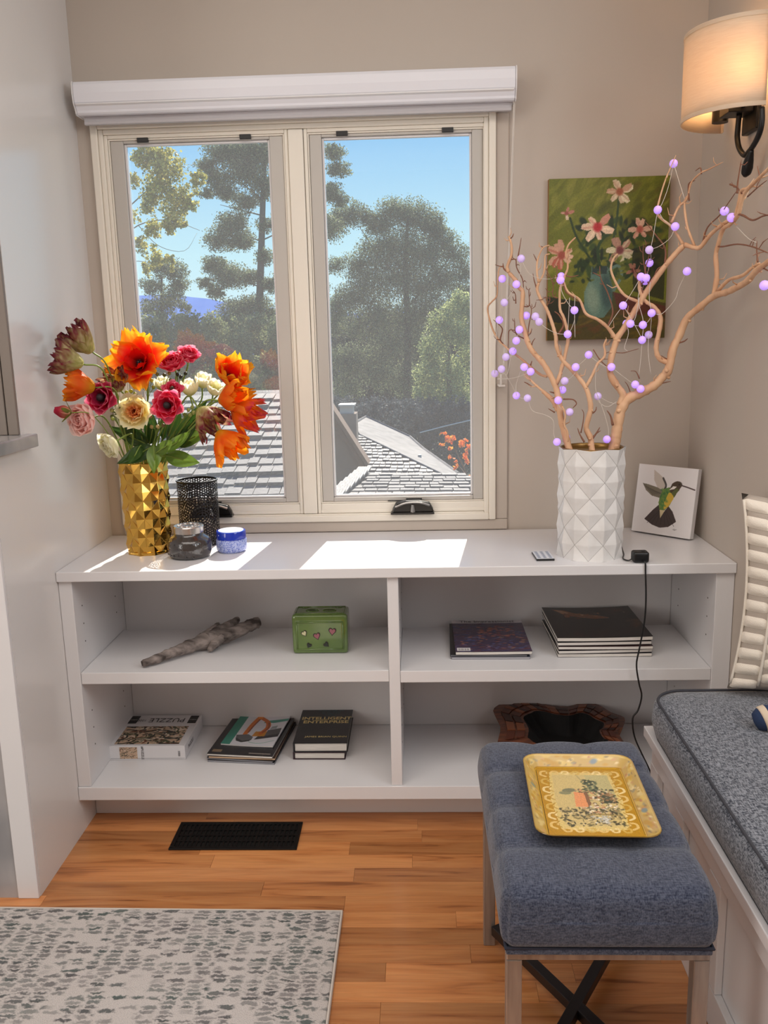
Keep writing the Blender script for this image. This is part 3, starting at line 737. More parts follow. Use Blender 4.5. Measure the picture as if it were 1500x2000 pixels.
for z_ in (.003, LH - .002): mb.tube([(LC.x + LR * math.cos(2 * PI * k / 40), LC.y + LR * math.sin(2 * PI * k / 40), LC.z + z_) for k in range(40)], .0026, 6, close=True)
mb.build('rim', m_iron, ln, smooth=True)
mb = MB(); mb.lathe([(.001, .0), (.055, .0), (.055, .003), (.001, .003)], LC, 32); mb.build('base', m_iron, ln)

# ---------------------------------------------------------------- dark glass candle jar and blue candle jar
jr = thing('candle_jar', (.315, -.281, .7505), 'dark grey embossed glass candle jar with silver lid beside the gold vase', 'jar')
JC = V((.315, -.281, .7505))
m_smoke = mat('smoky_glass', s(52, 47, 46), .12, bump=(70, .35, None, .004), spec=.7, coat=.6)
mb = MB(); mb.lathe([(.001, .001), (.048, .0), (.056, .006), (.0595, .018), (.060, .034), (.0575, .046), (.052, .054), (.042, .060), (.0385, .066), (.0385, .070)], JC, 48)
mb.build('body', m_smoke, jr, smooth=True)
q_ = random.Random(3); mb = MB()
for k in range(70):
    a_ = q_.uniform(0, 2 * PI); z_ = q_.uniform(.010, .042); rr_ = .0588
    c_ = JC + V((rr_ * math.cos(a_), rr_ * math.sin(a_), z_)); t1 = V((-math.sin(a_), math.cos(a_), 0)); w_ = q_.uniform(.003, .007); ph = q_.uniform(0, PI)
    mb.tube([c_ + (t1 * math.cos(ph + s_) + V((0, 0, 1)) * math.sin(ph + s_)) * w_ for s_ in (0, .6, 1.2, 1.8, 2.4)], [.0004, .0011, .0013, .0011, .0004], 5)
o = mb.build('embossing', m_smoke, jr, smooth=True); o['kind'] = 'stuff'
m_silver = mat('satin_silver', s(196, 192, 188), .22, metal=.9)
mb = MB(); mb.lathe([(.0385, .0675), (.0405, .068), (.0408, .084), (.039, .0865), (.001, .087)], JC, 48); l_ = mb.build('lid', m_silver, jr, smooth=True, auto=.5)
mb = MB()
for k in range(9):
    a_ = 2 * PI * k / 9
    mb.tube([(JC.x + .022 * math.cos(a_) + .008 * math.cos(t_), JC.y + .022 * math.sin(a_) + .008 * math.sin(t_), JC.z + .0872) for t_ in [2 * PI * i / 10 for i in range(10)]], .0009, 5, close=True)
mb.build('lid_relief', m_silver, l_)
bj = thing('candle_jar', (.419, -.228, .7505), 'small blue and white candle jar with glossy cobalt band and flat lid', 'jar')
BC = V((.419, -.228, .7505))
m_bw = mat('blue_white_ceramic', s(190, 200, 232), .3, noise=(330, s(60, 86, 186), .95))
m_cob = mat('cobalt_glaze', s(24, 52, 168), .12, coat=.5)
mb = MB(); mb.lathe([(.001, .0), (.036, .0), (.041, .006), (.0425, .018), (.0425, .034), (.0405, .037)], BC, 40); mb.build('body', m_bw, bj, smooth=True)
mb = MB(); mb.lathe([(.0405, .0375), (.0412, .038), (.0412, .056), (.040, .059), (.036, .0595)], BC, 40); mb.build('band', m_cob, bj, smooth=True, auto=.5)
mb = MB(); mb.lathe([(.036, .0585), (.0345, .0602), (.001, .0602)], BC, 40); mb.build('lid', mat('white_lid', s(224, 226, 232), .3), bj, smooth=True, auto=.5)

# ---------------------------------------------------------------- remote, adapter and cord
rm = thing('remote_control', (1.268, -.348, .7502), 'thin white remote control with black edge lying left of the white vase', 'remote')
M_ = frame((1.268, -.348, .7502), .03)
mb = MB(); mb.box((-.0235, -.040, 0), (.0235, .040, .0055), M_); mb.build('shell', m_black, rm, bevel=.0015)
mb = MB(); mb.box((-.0225, -.0385, .0056), (.0225, .039, .0064), M_); mb.build('face', mat('remote_face', s(216, 218, 224), .4), rm)
for i in range(3):
    for j in range(6):
        mb = MB(); c_ = M_ @ V((-.0145 + .0145 * i, -.030 + .012 * j, .0065)); mb.lathe([(.0042, 0), (.0042, .0006), (.001, .0007)], c_, 10); mb.build('button', mat('remote_button', s(150, 156, 170), .5) if (i, j) == (0, 0) else bpy.data.materials['remote_button'], rm)
ad = thing('power_adapter', (1.505, -.408, .7502), 'small black power box on the countertop edge with a thin cord hanging to the floor', 'adapter')
mb = moved(rbox(.040, .034, .028, .006, 8), Matrix.Translation((1.505, -.408, .7645))); o = weld(mb.build('case', m_black, ad, smooth=True))
mb = MB(); mb.lathe([(.005, 0), (.005, .001), (.001, .0012)], (1.512, -.408, .7786), 12); mb.build('switch_button', mat('dark_button', s(40, 40, 44), .4), ad)
pts_ = [(1.508, -.425, .757), (1.510, -.436, .7575), (1.511, -.4395, .752), (1.512, -.440, .73), (1.515, -.442, .66), (1.513, -.442, .60), (1.503, -.442, .53), (1.497, -.442, .485), (1.505, -.442, .435), (1.513, -.442, .40), (1.505, -.442, .36), (1.492, -.443, .338), (1.497, -.445, .29), (1.515, -.46, .245), (1.535, -.475, .20), (1.545, -.48, .15), (1.54, -.475, .06), (1.53, -.47, .008), (1.45, -.46, .004)]
mb = MB(); mb.tube(crom(pts_, 5), .0022, 8); mb.build('power_cord', m_black, ad, smooth=True)
mb = MB(); mb.tube(crom([(1.484, -.408, .7575), (1.476, -.407, .7535), (1.468, -.385, .7528), (1.480, -.34, .7528), (1.488, -.29, .7528), (1.492, -.26, .757), (1.497, -.245, .768), (1.488, -.232, .785), (1.478, -.24, .79)], 5), .0018, 8); mb.build('string_cord', m_black, ad, smooth=True)
# ---------------------------------------------------------------- things on the shelves
ZB, ZL, ZR = .1402, .4692, .4667
# driftwood
dw = thing('driftwood', (.33, -.29, ZL), 'weathered grey forked piece of driftwood on the left upper shelf', 'driftwood')
m_drift = mat('driftwood_grey', s(154, 142, 136), .85, noise=(9, s(66, 57, 54), 1.0, (1, 5, 5)), bump=(30, .9, (1, 5, 5), .004))
def limb(name, pts, rad, parent, m, seg=12, per=6, wob=.09, seed=0):
    q = random.Random(seed); P = crom(pts, per); R = np.interp(np.linspace(0, 1, len(P)), np.linspace(0, 1, len(rad)), rad)
    mb = MB(); mb.tube(P, [r_ * (1 + q.uniform(-wob, wob)) for r_ in R], seg)
    mb.v = [tuple(V(p) + V((q.uniform(-1, 1), q.uniform(-1, 1), q.uniform(-1, 1))) * .0010) for p in mb.v]
    return mb.build(name, m, parent, smooth=True)
limb('trunk', [(.195, -.395, .483), (.225, -.368, .486), (.262, -.335, .492), (.300, -.292, .494), (.345, -.245, .497), (.395, -.21, .499), (.445, -.175, .512), (.470, -.155, .517)], [.009, .0125, .014, .018, .025, .021, .018, .015], dw, m_drift, seed=1)
limb('fork', [(.335, -.255, .500), (.37, -.20, .508), (.392, -.15, .512), (.402, -.125, .516)], [.019, .017, .013, .008], dw, m_drift, seed=2)
limb('fork', [(.320, -.262, .500), (.345, -.205, .512), (.352, -.17, .517)], [.015, .011, .005], dw, m_drift, seed=3)
limb('knot', [(.372, -.235, .497), (.360, -.265, .488), (.352, -.287, .480)], [.017, .013, .008], dw, m_drift, seed=4)

# green ceramic toothbrush holder
gh = thing('ceramic_holder', (.664, -.255, ZL), 'glossy green ceramic box with small heart motifs and openings in its top', 'holder')
m_green = mat('green_glaze', s(98, 122, 58), .1, noise=(14, s(74, 100, 48), .6), coat=.7)
GX0, GX1, GY0, GY1, GZ1 = .588, .742, -.298, -.212, .582
def ghole(x_, y_):
    for (cx_, cy_, rx_, ry_) in ((.640, -.255, .017, .0085), (.690, -.255, .017, .0085)):
        if ((x_ - cx_) / rx_) ** 2 + ((y_ - cy_) / ry_) ** 2 < 1: return True
    return False
mb = rbox(GX1 - GX0, GY1 - GY0, GZ1 - ZL, .009, 12); moved(mb, Matrix.Translation(((GX0 + GX1) / 2, (GY0 + GY1) / 2, (GZ1 + ZL) / 2)))
o = weld(mb.build('body', m_green, gh, smooth=True))
mb = MB()
def rim_loop(x0, x1, y0, y1, z0, z1, front):
    pass
# raised border bands on the front and the top edge
for z_ in (.483, .561):
    mb.tube([(GX0 + .012, GY0 - .0003, z_), (GX1 - .012, GY0 - .0003, z_)], .0024, 8)
for x_ in (GX0 + .013, GX1 - .013): mb.tube([(x_, GY0 - .0003, .484), (x_, GY0 - .0003, .560)], .0024, 8)
mb.tube([(GX0 + .01, GY0 + .012, GZ1), (GX1 - .01, GY0 + .012, GZ1), (GX1 - .01, GY1 - .012, GZ1), (GX0 + .01, GY1 - .012, GZ1)], .0022, 8, close=True)
mb.build('raised_border', m_green, gh, smooth=True)
m_ghole = mat('dark_green_hole', s(40, 50, 16), .5)
for (cx_, cy_, rx_, ry_) in ((.642, -.256, .018, .009), (.690, -.256, .018, .009), (.618, -.228, .008, .004), (.714, -.228, .008, .004), (.618, -.284, .008, .004), (.714, -.284, .008, .004)):
    mb = MB(); mb.tube([(cx_ + rx_ * math.cos(2 * PI * k / 18), cy_ + ry_ * math.sin(2 * PI * k / 18), GZ1 + .0006) for k in range(18)], .0013, 6, close=True); o = mb.build('hole_rim', m_green, gh, smooth=True)
    mb = MB(); mb.add([(cx_ + rx_ * math.cos(2 * PI * k / 18), cy_ + ry_ * math.sin(2 * PI * k / 18), GZ1 + .0003) for k in range(18)], [tuple(range(18))]); mb.build('opening', m_ghole, o)
def heart(cx_, cz_, r_, rot, m):
    if m is not m_hol: heart(cx_, cz_, r_ * 1.32, rot, m_hol)
    mb = MB(); P = []; dep = -.0016 if m is m_hol else -.0032
    for k in range(20):
        t_ = 2 * PI * k / 20; hx = .8 * math.sin(t_) ** 3; hz = (13 * math.cos(t_) - 5 * math.cos(2 * t_) - 2 * math.cos(3 * t_) - math.cos(4 * t_)) / 17
        P.append((cx_ + r_ * (hx * math.cos(rot) - hz * math.sin(rot)), GY0 + .0002, cz_ + r_ * (hx * math.sin(rot) + hz * math.cos(rot))))
    mb.prism(P, (0, dep, 0)); return mb.build('heart_motif', m, gh, bevel=.0007)
m_hol = mat('heart_outline', s(50, 44, 36), .25); m_hp = mat('pink_glaze', s(150, 92, 100), .25); m_hd = mat('dark_glaze', s(44, 50, 44), .2); m_hc = mat('pearl_glaze', s(206, 200, 160), .2)
heart(.657, .522, .0098, .25, m_hp); heart(.700, .535, .0105, -.1, m_hp); heart(.622, .530, .008, .5, m_hc); heart(.634, .495, .007, -.5, m_hd); heart(.682, .497, .0075, .8, m_hd)

# ---- magazines and books: cover sheet(s) + page block
m_spine = mat('magazine_spine', s(196, 190, 184), .5)
def magazine(name, c, w, d, z0, z1, rz, label, cat='magazine', group=None, cover=(40, 36, 38), art=None, pages=(214, 206, 198), sag=0.0, mcov=None):
    r_ = thing(name, (c[0], c[1], z0), label, cat, group); M_ = frame((c[0], c[1], z0), rz); h = z1 - z0
    mp_ = mcov or mat('cover_print', s(*cover), .3, coat=.3)
    def slab(x0, y0, za, x1, y1, zb, mb):
        def f(sgn):
            return lambda u, v: M_ @ V((x0 + (x1 - x0) * u, y0 + (y1 - y0) * v, (zb if sgn else za) + sag * (2 * u - 1) ** 2 * (.4 + .6 * v)))
        n = 8 if sag else 1
        mb.grid(f(1), n, 2); mb.grid(f(0), n, 2)
        top = f(1); bot = f(0)
        for k in range(n):
            for v in (0, 1): mb.add([bot(k / n, v), bot((k + 1) / n, v), top((k + 1) / n, v), top(k / n, v)], [(0, 1, 2, 3)])
        for u in (0, 1): mb.add([bot(u, 0), bot(u, 1), top(u, 1), top(u, 0)], [(0, 1, 2, 3)])
        return mb
    mb = slab(-w / 2 + .001, -d / 2 + .0005, .0006, w / 2 - .001, d / 2 - .0005, h - .0007, MB()); mb.build('pages', mat('pages', s(*pages), .7) if pages != (214, 206, 198) else m_paper, r_)
    mb = slab(-w / 2, -d / 2, .0001, w / 2, d / 2, .0006, MB()); mb.build('back_cover', mp_, r_)
    mb = slab(-w / 2, -d / 2, h - .0007, w / 2, d / 2, h - .0001, MB()); cv = mb.build('front_cover', mp_, r_)
    if art is not None:
        art.sheet('cover_picture', lambda u, v: M_ @ V((-w / 2 + w * u, -d / 2 + d * v, h + .0002 + sag * (2 * u - 1) ** 2 * (.4 + .6 * v))), m_printg, r_)
    return r_, M_

# pile by the divider: three magazines
P1 = (1.138, -.218)
magazine('magazine', (1.134, -.214), .212, .262, ZR + .0002, ZR + .0065, -.02, 'bottom grey-backed magazine of the short pile right of the divider', group='short magazine pile', cover=(70, 74, 92), pages=(168, 166, 170))
magazine('magazine', (1.130, -.213), .208, .262, ZR + .0067, ZR + .0125, -.03, 'dark middle magazine of the short pile right of the divider', group='short magazine pile', cover=(26, 28, 34), pages=(96, 96, 100))
A = Art(150, 190, (70, 56, 82))
A.dabs(420, (-.02, 0, 1.02, .92), [(64, 56, 92), (86, 54, 74), (58, 70, 112), (102, 58, 62), (76, 46, 60), (48, 44, 74)], .05, .012, 21, .75, .1)
A.dabs(70, (.35, .45, .85, .80), [(160, 92, 70), (178, 110, 84), (140, 74, 70)], .035, .012, 22, .7, .1); A.dabs(60, (.1, .05, .95, .45), [(90, 100, 150), (110, 118, 160), (170, 130, 90), (190, 120, 80)], .03, .01, 23, .7, .1)
A.rect(0, .90, 1, 1, (206, 200, 204)).rect(.03, .03, .20, .12, (226, 222, 222))
for k in range(9): A.rect(.045 + .016 * k, .045, .052 + .016 * k, .10, (60, 56, 60))
r_, M_ = magazine('magazine', (1.140, -.214), .206, .262, ZR + .0127, ZR + .0215, .0, 'magazine with a purple impressionist cover on top of the short pile', group='short magazine pile', art=A, sag=.0012)
m_ink = mat('dark_ink', s(40, 34, 40), .5); m_white_ink = mat('white_ink', s(224, 222, 220), .5); m_gold_ink = mat('gold_ink', s(216, 194, 130), .45)
def on_mag(M_, x_, y_, z_, rot=0): return M_ @ Matrix.Translation((x_, y_, z_)) @ Matrix.Rotation(rot, 4, 'Z')
text('title_text', 'The Impressionist', .026, on_mag(M_, 0, .118, .0104), m_ink, r_, 'CENTER', .0001, .86)

# pile under the cord: five magazines
cols_ = [(54, 50, 54), (30, 28, 32), (60, 40, 40), (34, 34, 38), (24, 22, 24)]
labs = ['bottom magazine of the tall pile crossed by the cord', 'second magazine from the bottom of the tall pile crossed by the cord', 'middle magazine of the tall pile crossed by the cord', 'second magazine from the top of the tall pile crossed by the cord']
zz = ZR + .0002
for k in range(4):
    hh = (.0095, .0085, .0085, .009)[k]
    magazine('magazine', (1.439 + (.0, -.003, .002, -.004)[k], -.207 + (.002, 0, -.002, .003)[k]), .252, .262, zz, zz + hh, (.0, .03, -.01, .02)[k], labs[k], group='tall magazine pile', cover=cols_[k], sag=.0015); zz += hh + .0022
A = Art(160, 166, (30, 24, 22))
A.dabs(120, (0, 0, 1, 1), [(38, 30, 26), (24, 18, 18), (44, 34, 28)], .09, .03, 31, .6)
A.poly([(.10, .93), (.24, .90), (.34, .80), (.62, .70), (.70, .62), (.52, .60), (.36, .66), (.22, .72)], (126, 78, 48)).poly([(.12, .92), (.22, .88), (.28, .80), (.2, .78)], (166, 120, 84)).dabs(30, (.2, .62, .62, .85), [(150, 96, 60), (100, 56, 36), (170, 118, 78)], .03, .01, 32, .7)
A.dabs(30, (.70, .75, .95, .95), [(92, 52, 40), (60, 36, 30), (110, 74, 50)], .05, .014, 33, .6).dabs(20, (.86, .30, .98, .6), [(110, 70, 36), (80, 50, 30)], .04, .02, 34, .6).dabs(20, (.1, .06, .9, .2), [(60, 26, 26), (50, 30, 28)], .07, .012, 35, .5)
magazine('magazine', (1.436, -.205), .256, .262, zz, zz + .0105, .02, 'dark painting-covered magazine on top of the tall pile under the cord', group='tall magazine pile', art=A, sag=.004, cover=(28, 24, 24))

# puzzle box
pz = thing('puzzle_box', (.146, -.165, ZB), 'white jigsaw puzzle box with a leaf-pattern picture on the lower left shelf', 'box')
M_ = frame((.146, -.168, ZB), -.0); PW, PD, PH = .222, .208, .044
mb = MB(); mb.box((-PW / 2, -PD / 2, .0002), (PW / 2, PD / 2, PH), M_); mb.build('carton', mat('white_card', s(222, 220, 222), .4), pz, bevel=.001)
mb = MB(); mb.box((-PW / 2 + .002, -PD / 2 - .0003, .004), (PW / 2 - .002, -PD / 2 + .001, .0055), M_); mb.build('lid_seam', mat('seam_grey', s(170, 168, 172), .6), pz)
def leaves_art(w, h, n, seed):
    a = Art(w, h, (196, 166, 140)); q = random.Random(seed)
    for i in range(n):
        x_, y_, an = q.random(), q.random(), q.uniform(0, PI); c_ = q.choice([(52, 50, 40), (36, 36, 34), (84, 86, 62), (110, 70, 52), (64, 64, 48), (190, 166, 140), (224, 206, 184)]); l_ = q.uniform(.05, .12)
        a.stroke([(x_ - l_ * math.cos(an), y_ - l_ * math.sin(an)), (x_ + .3 * l_ * math.sin(an), y_ - .3 * l_ * math.cos(an)), (x_ + l_ * math.cos(an), y_ + l_ * math.sin(an))], q.uniform(.008, .017), c_, .95)
    return a
A = leaves_art(190, 120, 240, 41)
TZ = PH + .0004
A.sheet('box_picture', lambda u, v: M_ @ V((-PW / 2 + .012 + .19 * u, -PD / 2 + .010 + .118 * v, TZ)), m_printg, pz)
for x0 in (-PW / 2 + .006, PW / 2 - .032):
    mb = MB(); mb.box((x0, .045, TZ - .0002), (x0 + .026, .098, TZ + .0002), M_); mb.build('black_label', m_black, pz)
    text('label_text', 'PUZZLE', .006, on_mag(M_, x0 + .013, .07, TZ + .0003, PI), m_white_ink, pz, 'CENTER', .0001)
text('title_text', 'PUZZLE', .040, on_mag(M_, .012, .068, TZ + .0002, PI), m_ink, pz, 'CENTER', .0001, .8)
text('title_text', '1000', .02, on_mag(M_, -.066, .066, TZ + .0002, PI), m_ink, pz, 'CENTER', .0001, .7)
A = leaves_art(44, 36, 60, 42)
fy = -PD / 2 - .0006
A.sheet('side_picture', lambda u, v: M_ @ V((-PW / 2 + .030 + .052 * u, fy, .004 + .036 * v)), m_printg, pz)
Rf = Matrix.Rotation(PI / 2, 4, 'X')
text('side_text', '#PUZZLE', .010, M_ @ Matrix.Translation((-PW / 2 + .097, fy - .0002, .022)) @ Rf @ Matrix.Rotation(-PI / 2, 4, 'Z'), m_ink, pz, 'CENTER', .0001)
text('side_text', 'leaf pattern', .006, M_ @ Matrix.Translation((-PW / 2 + .106, fy - .0002, .022)) @ Rf @ Matrix.Rotation(-PI / 2, 4, 'Z'), m_ink, pz, 'CENTER', .0001) if False else None
text('side_text', '1000', .009, M_ @ Matrix.Translation((PW / 2 - .018, fy - .0002, .020)) @ Rf @ Matrix.Rotation(-PI / 2, 4, 'Z'), m_ink, pz, 'CENTER', .0001)
text('side_text', 'PUZZLE', .016, M_ @ Matrix.Translation((PW / 2 + .0005, -.04, .022)) @ Matrix.Rotation(PI / 2, 4, 'Z') @ Rf, m_ink, pz, 'CENTER', .0001)

# pile of catalogues in the middle of the lower left shelf
zz = ZB + .0002; cp = (.436, -.165)
pil = [(.198, .262, .0055, -.10, (52, 52, 56), (150, 150, 156), 'bottom grey catalogue of the pile on the lower left shelf'), (.196, .262, .006, -.13, (28, 28, 32), (120, 120, 126), 'second catalogue from the bottom of the lower shelf pile'),
       (.196, .26, .006, -.08, (70, 50, 40), (190, 160, 130), 'tan-edged middle catalogue of the lower shelf pile')]
for w_, d_, h_, rz_, c_, p_, lab in pil:
    magazine('catalogue', (cp[0], cp[1]), w_, d_, zz, zz + h_, rz_, lab, 'magazine', 'catalogue pile on the lower shelf', cover=c_, pages=p_); zz += h_ + .0003
A = Art(92, 120, (44, 44, 48)); A.dabs(160, (0, 0, 1, 1), [(36, 36, 40), (56, 54, 56), (30, 28, 30), (66, 62, 60)], .08, .02, 51, .6).rect(.05, .06, .2, .12, (130, 110, 90)).rect(.62, .05, .95, .07, (150, 140, 130))
magazine('catalogue', (cp[0] - .002, cp[1] + .0), .194, .26, zz, zz + .006, -.11, 'dark photo-covered catalogue just under the excavator brochure', 'magazine', 'catalogue pile on the lower shelf', art=A, cover=(36, 36, 40)); zz += .0066
A = Art(156, 192, (222, 222, 228))
A.rect(0, 0, .17, 1, (60, 140, 122)).poly([(.02, 1), (1, 1), (1, .93), (.5, .95), (.2, .93)], (226, 224, 228)).poly([(.55, .80), (1, .90), (1, .82), (.75, .74), (.55, .73)], (70, 150, 134))
OR = (206, 104, 24)
A.poly([(.56, .18), (.98, .30), (.98, .40), (.60, .30)], (50, 50, 54)).poly([(.70, .30), (.98, .40), (.96, .58), (.72, .50)], (88, 88, 90)).poly([(.74, .52), (.86, .56), (.86, .66), (.76, .62)], (150, 158, 160))
A.poly([(.48, .28), (.72, .30), (.72, .46), (.50, .44)], (200, 132, 40)).stroke([(.62, .38), (.68, .58), (.62, .76), (.44, .90)], .046, OR).stroke([(.64, .42), (.70, .58), (.65, .74)], .018, (150, 72, 20))
A.stroke([(.40, .93), (.35, .66), (.33, .34)], .044, (214, 116, 34)).stroke([(.43, .84), (.39, .62), (.37, .40)], .015, (140, 66, 18)).ell(.42, .90, .05, .035, (236, 140, 50))
A.poly([(.18, .30), (.22, .16), (.36, .10), (.52, .16), (.52, .26), (.40, .34)], (100, 102, 104)).poly([(.20, .22), (.24, .12), (.36, .08), (.50, .13), (.50, .18), (.36, .13)], (58, 60, 62)).stroke([(.5, .10), (.7, .07), (.95, .17)], .010, (150, 190, 180))
magazine('brochure', (cp[0] + .007, cp[1] + .025), .158, .205, zz, zz + .004, -.12, 'white and teal brochure with an orange excavator on top of the pile', 'magazine', art=A, cover=(214, 214, 220), sag=.003)

# two hardcover books
def hardcover(c, w, d, z0, z1, rz, label, cover, spine_left=True):
    r_ = thing('book', (c[0], c[1], z0), label, 'book', 'two stacked books on the lower shelf'); M_ = frame((c[0], c[1], z0), rz); h = z1 - z0
    mc = mat('book_cover', s(*cover), .35, coat=.2)
    mb = MB(); mb.box((-w / 2 + .004, -d / 2 + .004, .0026), (w / 2 - .004, d / 2 - .004, h - .0026), M_); mb.build('pages', m_paper, r_)
    mb = MB(); mb.box((-w / 2, -d / 2, h - .0024), (w / 2, d / 2, h), M_); mb.build('front_board', mc, r_, bevel=.0008)
    mb = MB(); mb.box((-w / 2, -d / 2, .0001), (w / 2, d / 2, .0024), M_); mb.build('back_board', mc, r_, bevel=.0008)
    mb = MB(); mb.box((-w / 2 - .0015, -d / 2, .0002), (-w / 2 + .0022, d / 2, h - .0001), M_); mb.build('spine', mc, r_, bevel=.0008)
    return r_, M_
hardcover((.648, -.160), .150, .232, ZB, ZB + .0225, -.01, 'lower dark hardcover book with a red-edged back board', (46, 22, 34))
r_, M_ = hardcover((.651, -.158), .156, .235, ZB + .0228, ZB + .0515, .0, 'black hardcover book titled in gold lying on top', (20, 20, 24))
TZ = .0289
text('title_text', 'INTELLIGENT', .0265, on_mag(M_, .002, .046, TZ), m_gold_ink, r_, 'CENTER', .0001, .95, .0006)
text('title_text', 'ENTERPRISE', .0265, on_mag(M_, .002, .021, TZ), m_gold_ink, r_, 'CENTER', .0001, .98, .0006)
text('author_text', 'JAMES BRIAN QUINN', .0130, on_mag(M_, .012, -.078, TZ), m_gold_ink, r_, 'CENTER', .0001)
m_tealink = mat('teal_ink', s(60, 92, 100), .5)
for k, wd in enumerate(('A Knowledge and', 'Service Based', 'Paradigm for', 'Industry')): text('subtitle_text', wd, .0105, on_mag(M_, .012, .104 - .0115 * k, TZ), m_tealink, r_, 'CENTER', .0001)

# live-edge wooden bowl, right lower shelf
wb = thing('wooden_bowl', (1.36, -.24, ZB), 'dark live-edge wooden bowl on the right lower shelf behind the ottoman', 'bowl')
ZW = .205
def wpt(cx_, cy_): return at(740 + cx_ / 2.143, 1120 + cy_ / 2.143, 2, ZW)
top = [(497, 705), (508, 640), (478, 575), (505, 548), (530, 540), (570, 524), (640, 533), (700, 548), (790, 556), (860, 538), (920, 550), (970, 580), (1027, 603), (1022, 640), (1000, 660), (1032, 712)]
outl = [wpt(*q) for q in top]
c_ = V((1.37, -.25, ZW))
lo_ = [V((1.525, -.335, ZW)), V((1.49, -.385, ZW)), V((1.42, -.40, ZW)), V((1.35, -.405, ZW)), V((1.27, -.40, ZW)), V((1.21, -.385, ZW)), V((1.175, -.35, ZW))]
ring_ = crom(outl + lo_, 3); ring_ = [V(p) for p in ring_]
inn_top = [(552, 660), (548, 622), (600, 596), (700, 588), (820, 597), (888, 638), (880, 690)]
m_burl = mat('dark_burl', s(128, 72, 46), .32, noise=(22, s(66, 34, 24), .9, (1, 3, 1)), coat=.3); m_bark = mat('live_edge', s(150, 90, 56), .6, noise=(30, s(90, 50, 30), .8))
n = len(ring_)
def scl(f, z): return [V((c_.x + (p.x - c_.x) * f, c_.y + (p.y - c_.y) * f * (1 if p.y < c_.y else 1), z)) for p in ring_]
def strip(mb, a, b):
    base = len(mb.v); mb.add(a + b, [(i, (i + 1) % n, n + (i + 1) % n, n + i) for i in range(n)])
mb = MB(); strip(mb, scl(1, ZW), scl(.60, ZW + .003)); mb.build('rim_slab', m_burl, wb)
mb = MB(); strip(mb, scl(.93, ZW - .030), scl(1.0, ZW)); strip(mb, scl(.70, ZB + .001), scl(.93, ZW - .030)); mb.add(scl(.70, ZB + .001), [tuple(range(n))]); mb.build('bark_edge', m_bark, wb, smooth=True)
mb = MB(); strip(mb, scl(.60, ZW + .003), scl(.50, ZW - .02)); strip(mb, scl(.50, ZW - .02), scl(.38, ZB + .02)); mb.add(scl(.38, ZB + .02), [tuple(range(n))]); mb.build('hollow', mat('hollow_black', s(10, 8, 8), .8), wb)
q = random.Random(5)
for k in range(0, n - 22, 2):
    a, b = ring_[k], ring_[(k + 2) % n]
    for f0, f1 in ((.64, .76), (.78, .90)):
        P = [V((c_.x + (p.x - c_.x) * f, c_.y + (p.y - c_.y) * f, ZW + .0045 - (f - .6) * .0075)) for p, f in ((a, f0), (b, f0), (b, f1), (a, f1))]
        cen = sum(P, V()) / 4; P = [cen + (p - cen) * .9 for p in P]
        mb = MB(); mb.prism(P, (0, 0, .0014 + q.random() * .001)); mb.build('inlay_tile', bpy.data.materials.get('inlay%d' % (k % 3)) or mat('inlay%d' % (k % 3), s(*[(96, 48, 32), (64, 34, 26), (140, 80, 50)][k % 3]), .3), wb)

# ---------------------------------------------------------------- window seat
m_bench = m_white
bs = thing('window_bench', (1.98, -1.7, 0), 'white panelled window-seat base along the right side', 'bench')
YB0, YB1 = -3.2, -.617
def bbox(name, a, b, bev=.002): mb = MB(); mb.box(a, b); return mb.build(name, m_bench, bs, bevel=bev)
bbox('carcass', (1.505, YB0, 0), (2.49, YB1 - .02, .374))
bbox('seat_board', (1.474, YB0, .3745), (2.49, YB1, .400))
bbox('top_rail', (1.490, YB0, .315), (1.5048, YB1 - .0205, .374)); bbox('bottom_rail', (1.490, YB0, 0), (1.5048, YB1 - .0205, .085))
for y_ in (-.66, -.86, -1.09, -1.42, -1.9, -2.4): bbox('stile', (1.490, y_ - .03, .0855), (1.5048, y_ + .03, .3145))
m_tweed = bpy.data.materials.new('grey_tweed'); m_tweed.use_nodes = True
def tweed(m, dark, light_, sc=260, lo=.40, hi=.60):
    t = m.node_tree; N = t.nodes; L = t.links; b = N['Principled BSDF']; tcn = N.new('ShaderNodeTexCoord')
    outs = []
    for st in ((1, .22, .6), (.22, 1, .6)):
        mp = N.new('ShaderNodeMapping'); mp.inputs['Scale'].default_value = st; L.new(tcn.outputs['Object'], mp.inputs[0]); q = N.new('ShaderNodeTexNoise'); q.inputs['Scale'].default_value = sc; q.inputs['Detail'].default_value = 3; L.new(mp.outputs[0], q.inputs['Vector']); outs.append(q.outputs[0])
    ad_ = N.new('ShaderNodeMath'); ad_.operation = 'ADD'; L.new(outs[0], ad_.inputs[0]); L.new(outs[1], ad_.inputs[1])
    mr = N.new('ShaderNodeMapRange'); L.new(ad_.outputs[0], mr.inputs[0]); mr.inputs[1].default_value = 2 * lo; mr.inputs[2].default_value = 2 * hi
    mx = N.new('ShaderNodeMix'); mx.data_type = 'RGBA'; L.new(mr.outputs[0], mx.inputs[0]); mx.inputs[6].default_value = (*dark, 1); mx.inputs[7].default_value = (*light_, 1); L.new(mx.outputs[2], b.inputs['Base Color'])
    b.inputs['Roughness'].default_value = .95; b.inputs['Specular IOR Level'].default_value = .15; b.inputs['Sheen Weight'].default_value = .3
    bp = N.new('ShaderNodeBump'); bp.inputs['Strength'].default_value = .5; bp.inputs['Distance'].default_value = .002; L.new(ad_.outputs[0], bp.inputs['Height']); L.new(bp.outputs[0], b.inputs['Normal'])
tweed(m_tweed, s(32, 38, 52), s(138, 141, 148), 480, .415, .585)
m_pipe = mat('dark_piping', s(58, 58, 64), .9)
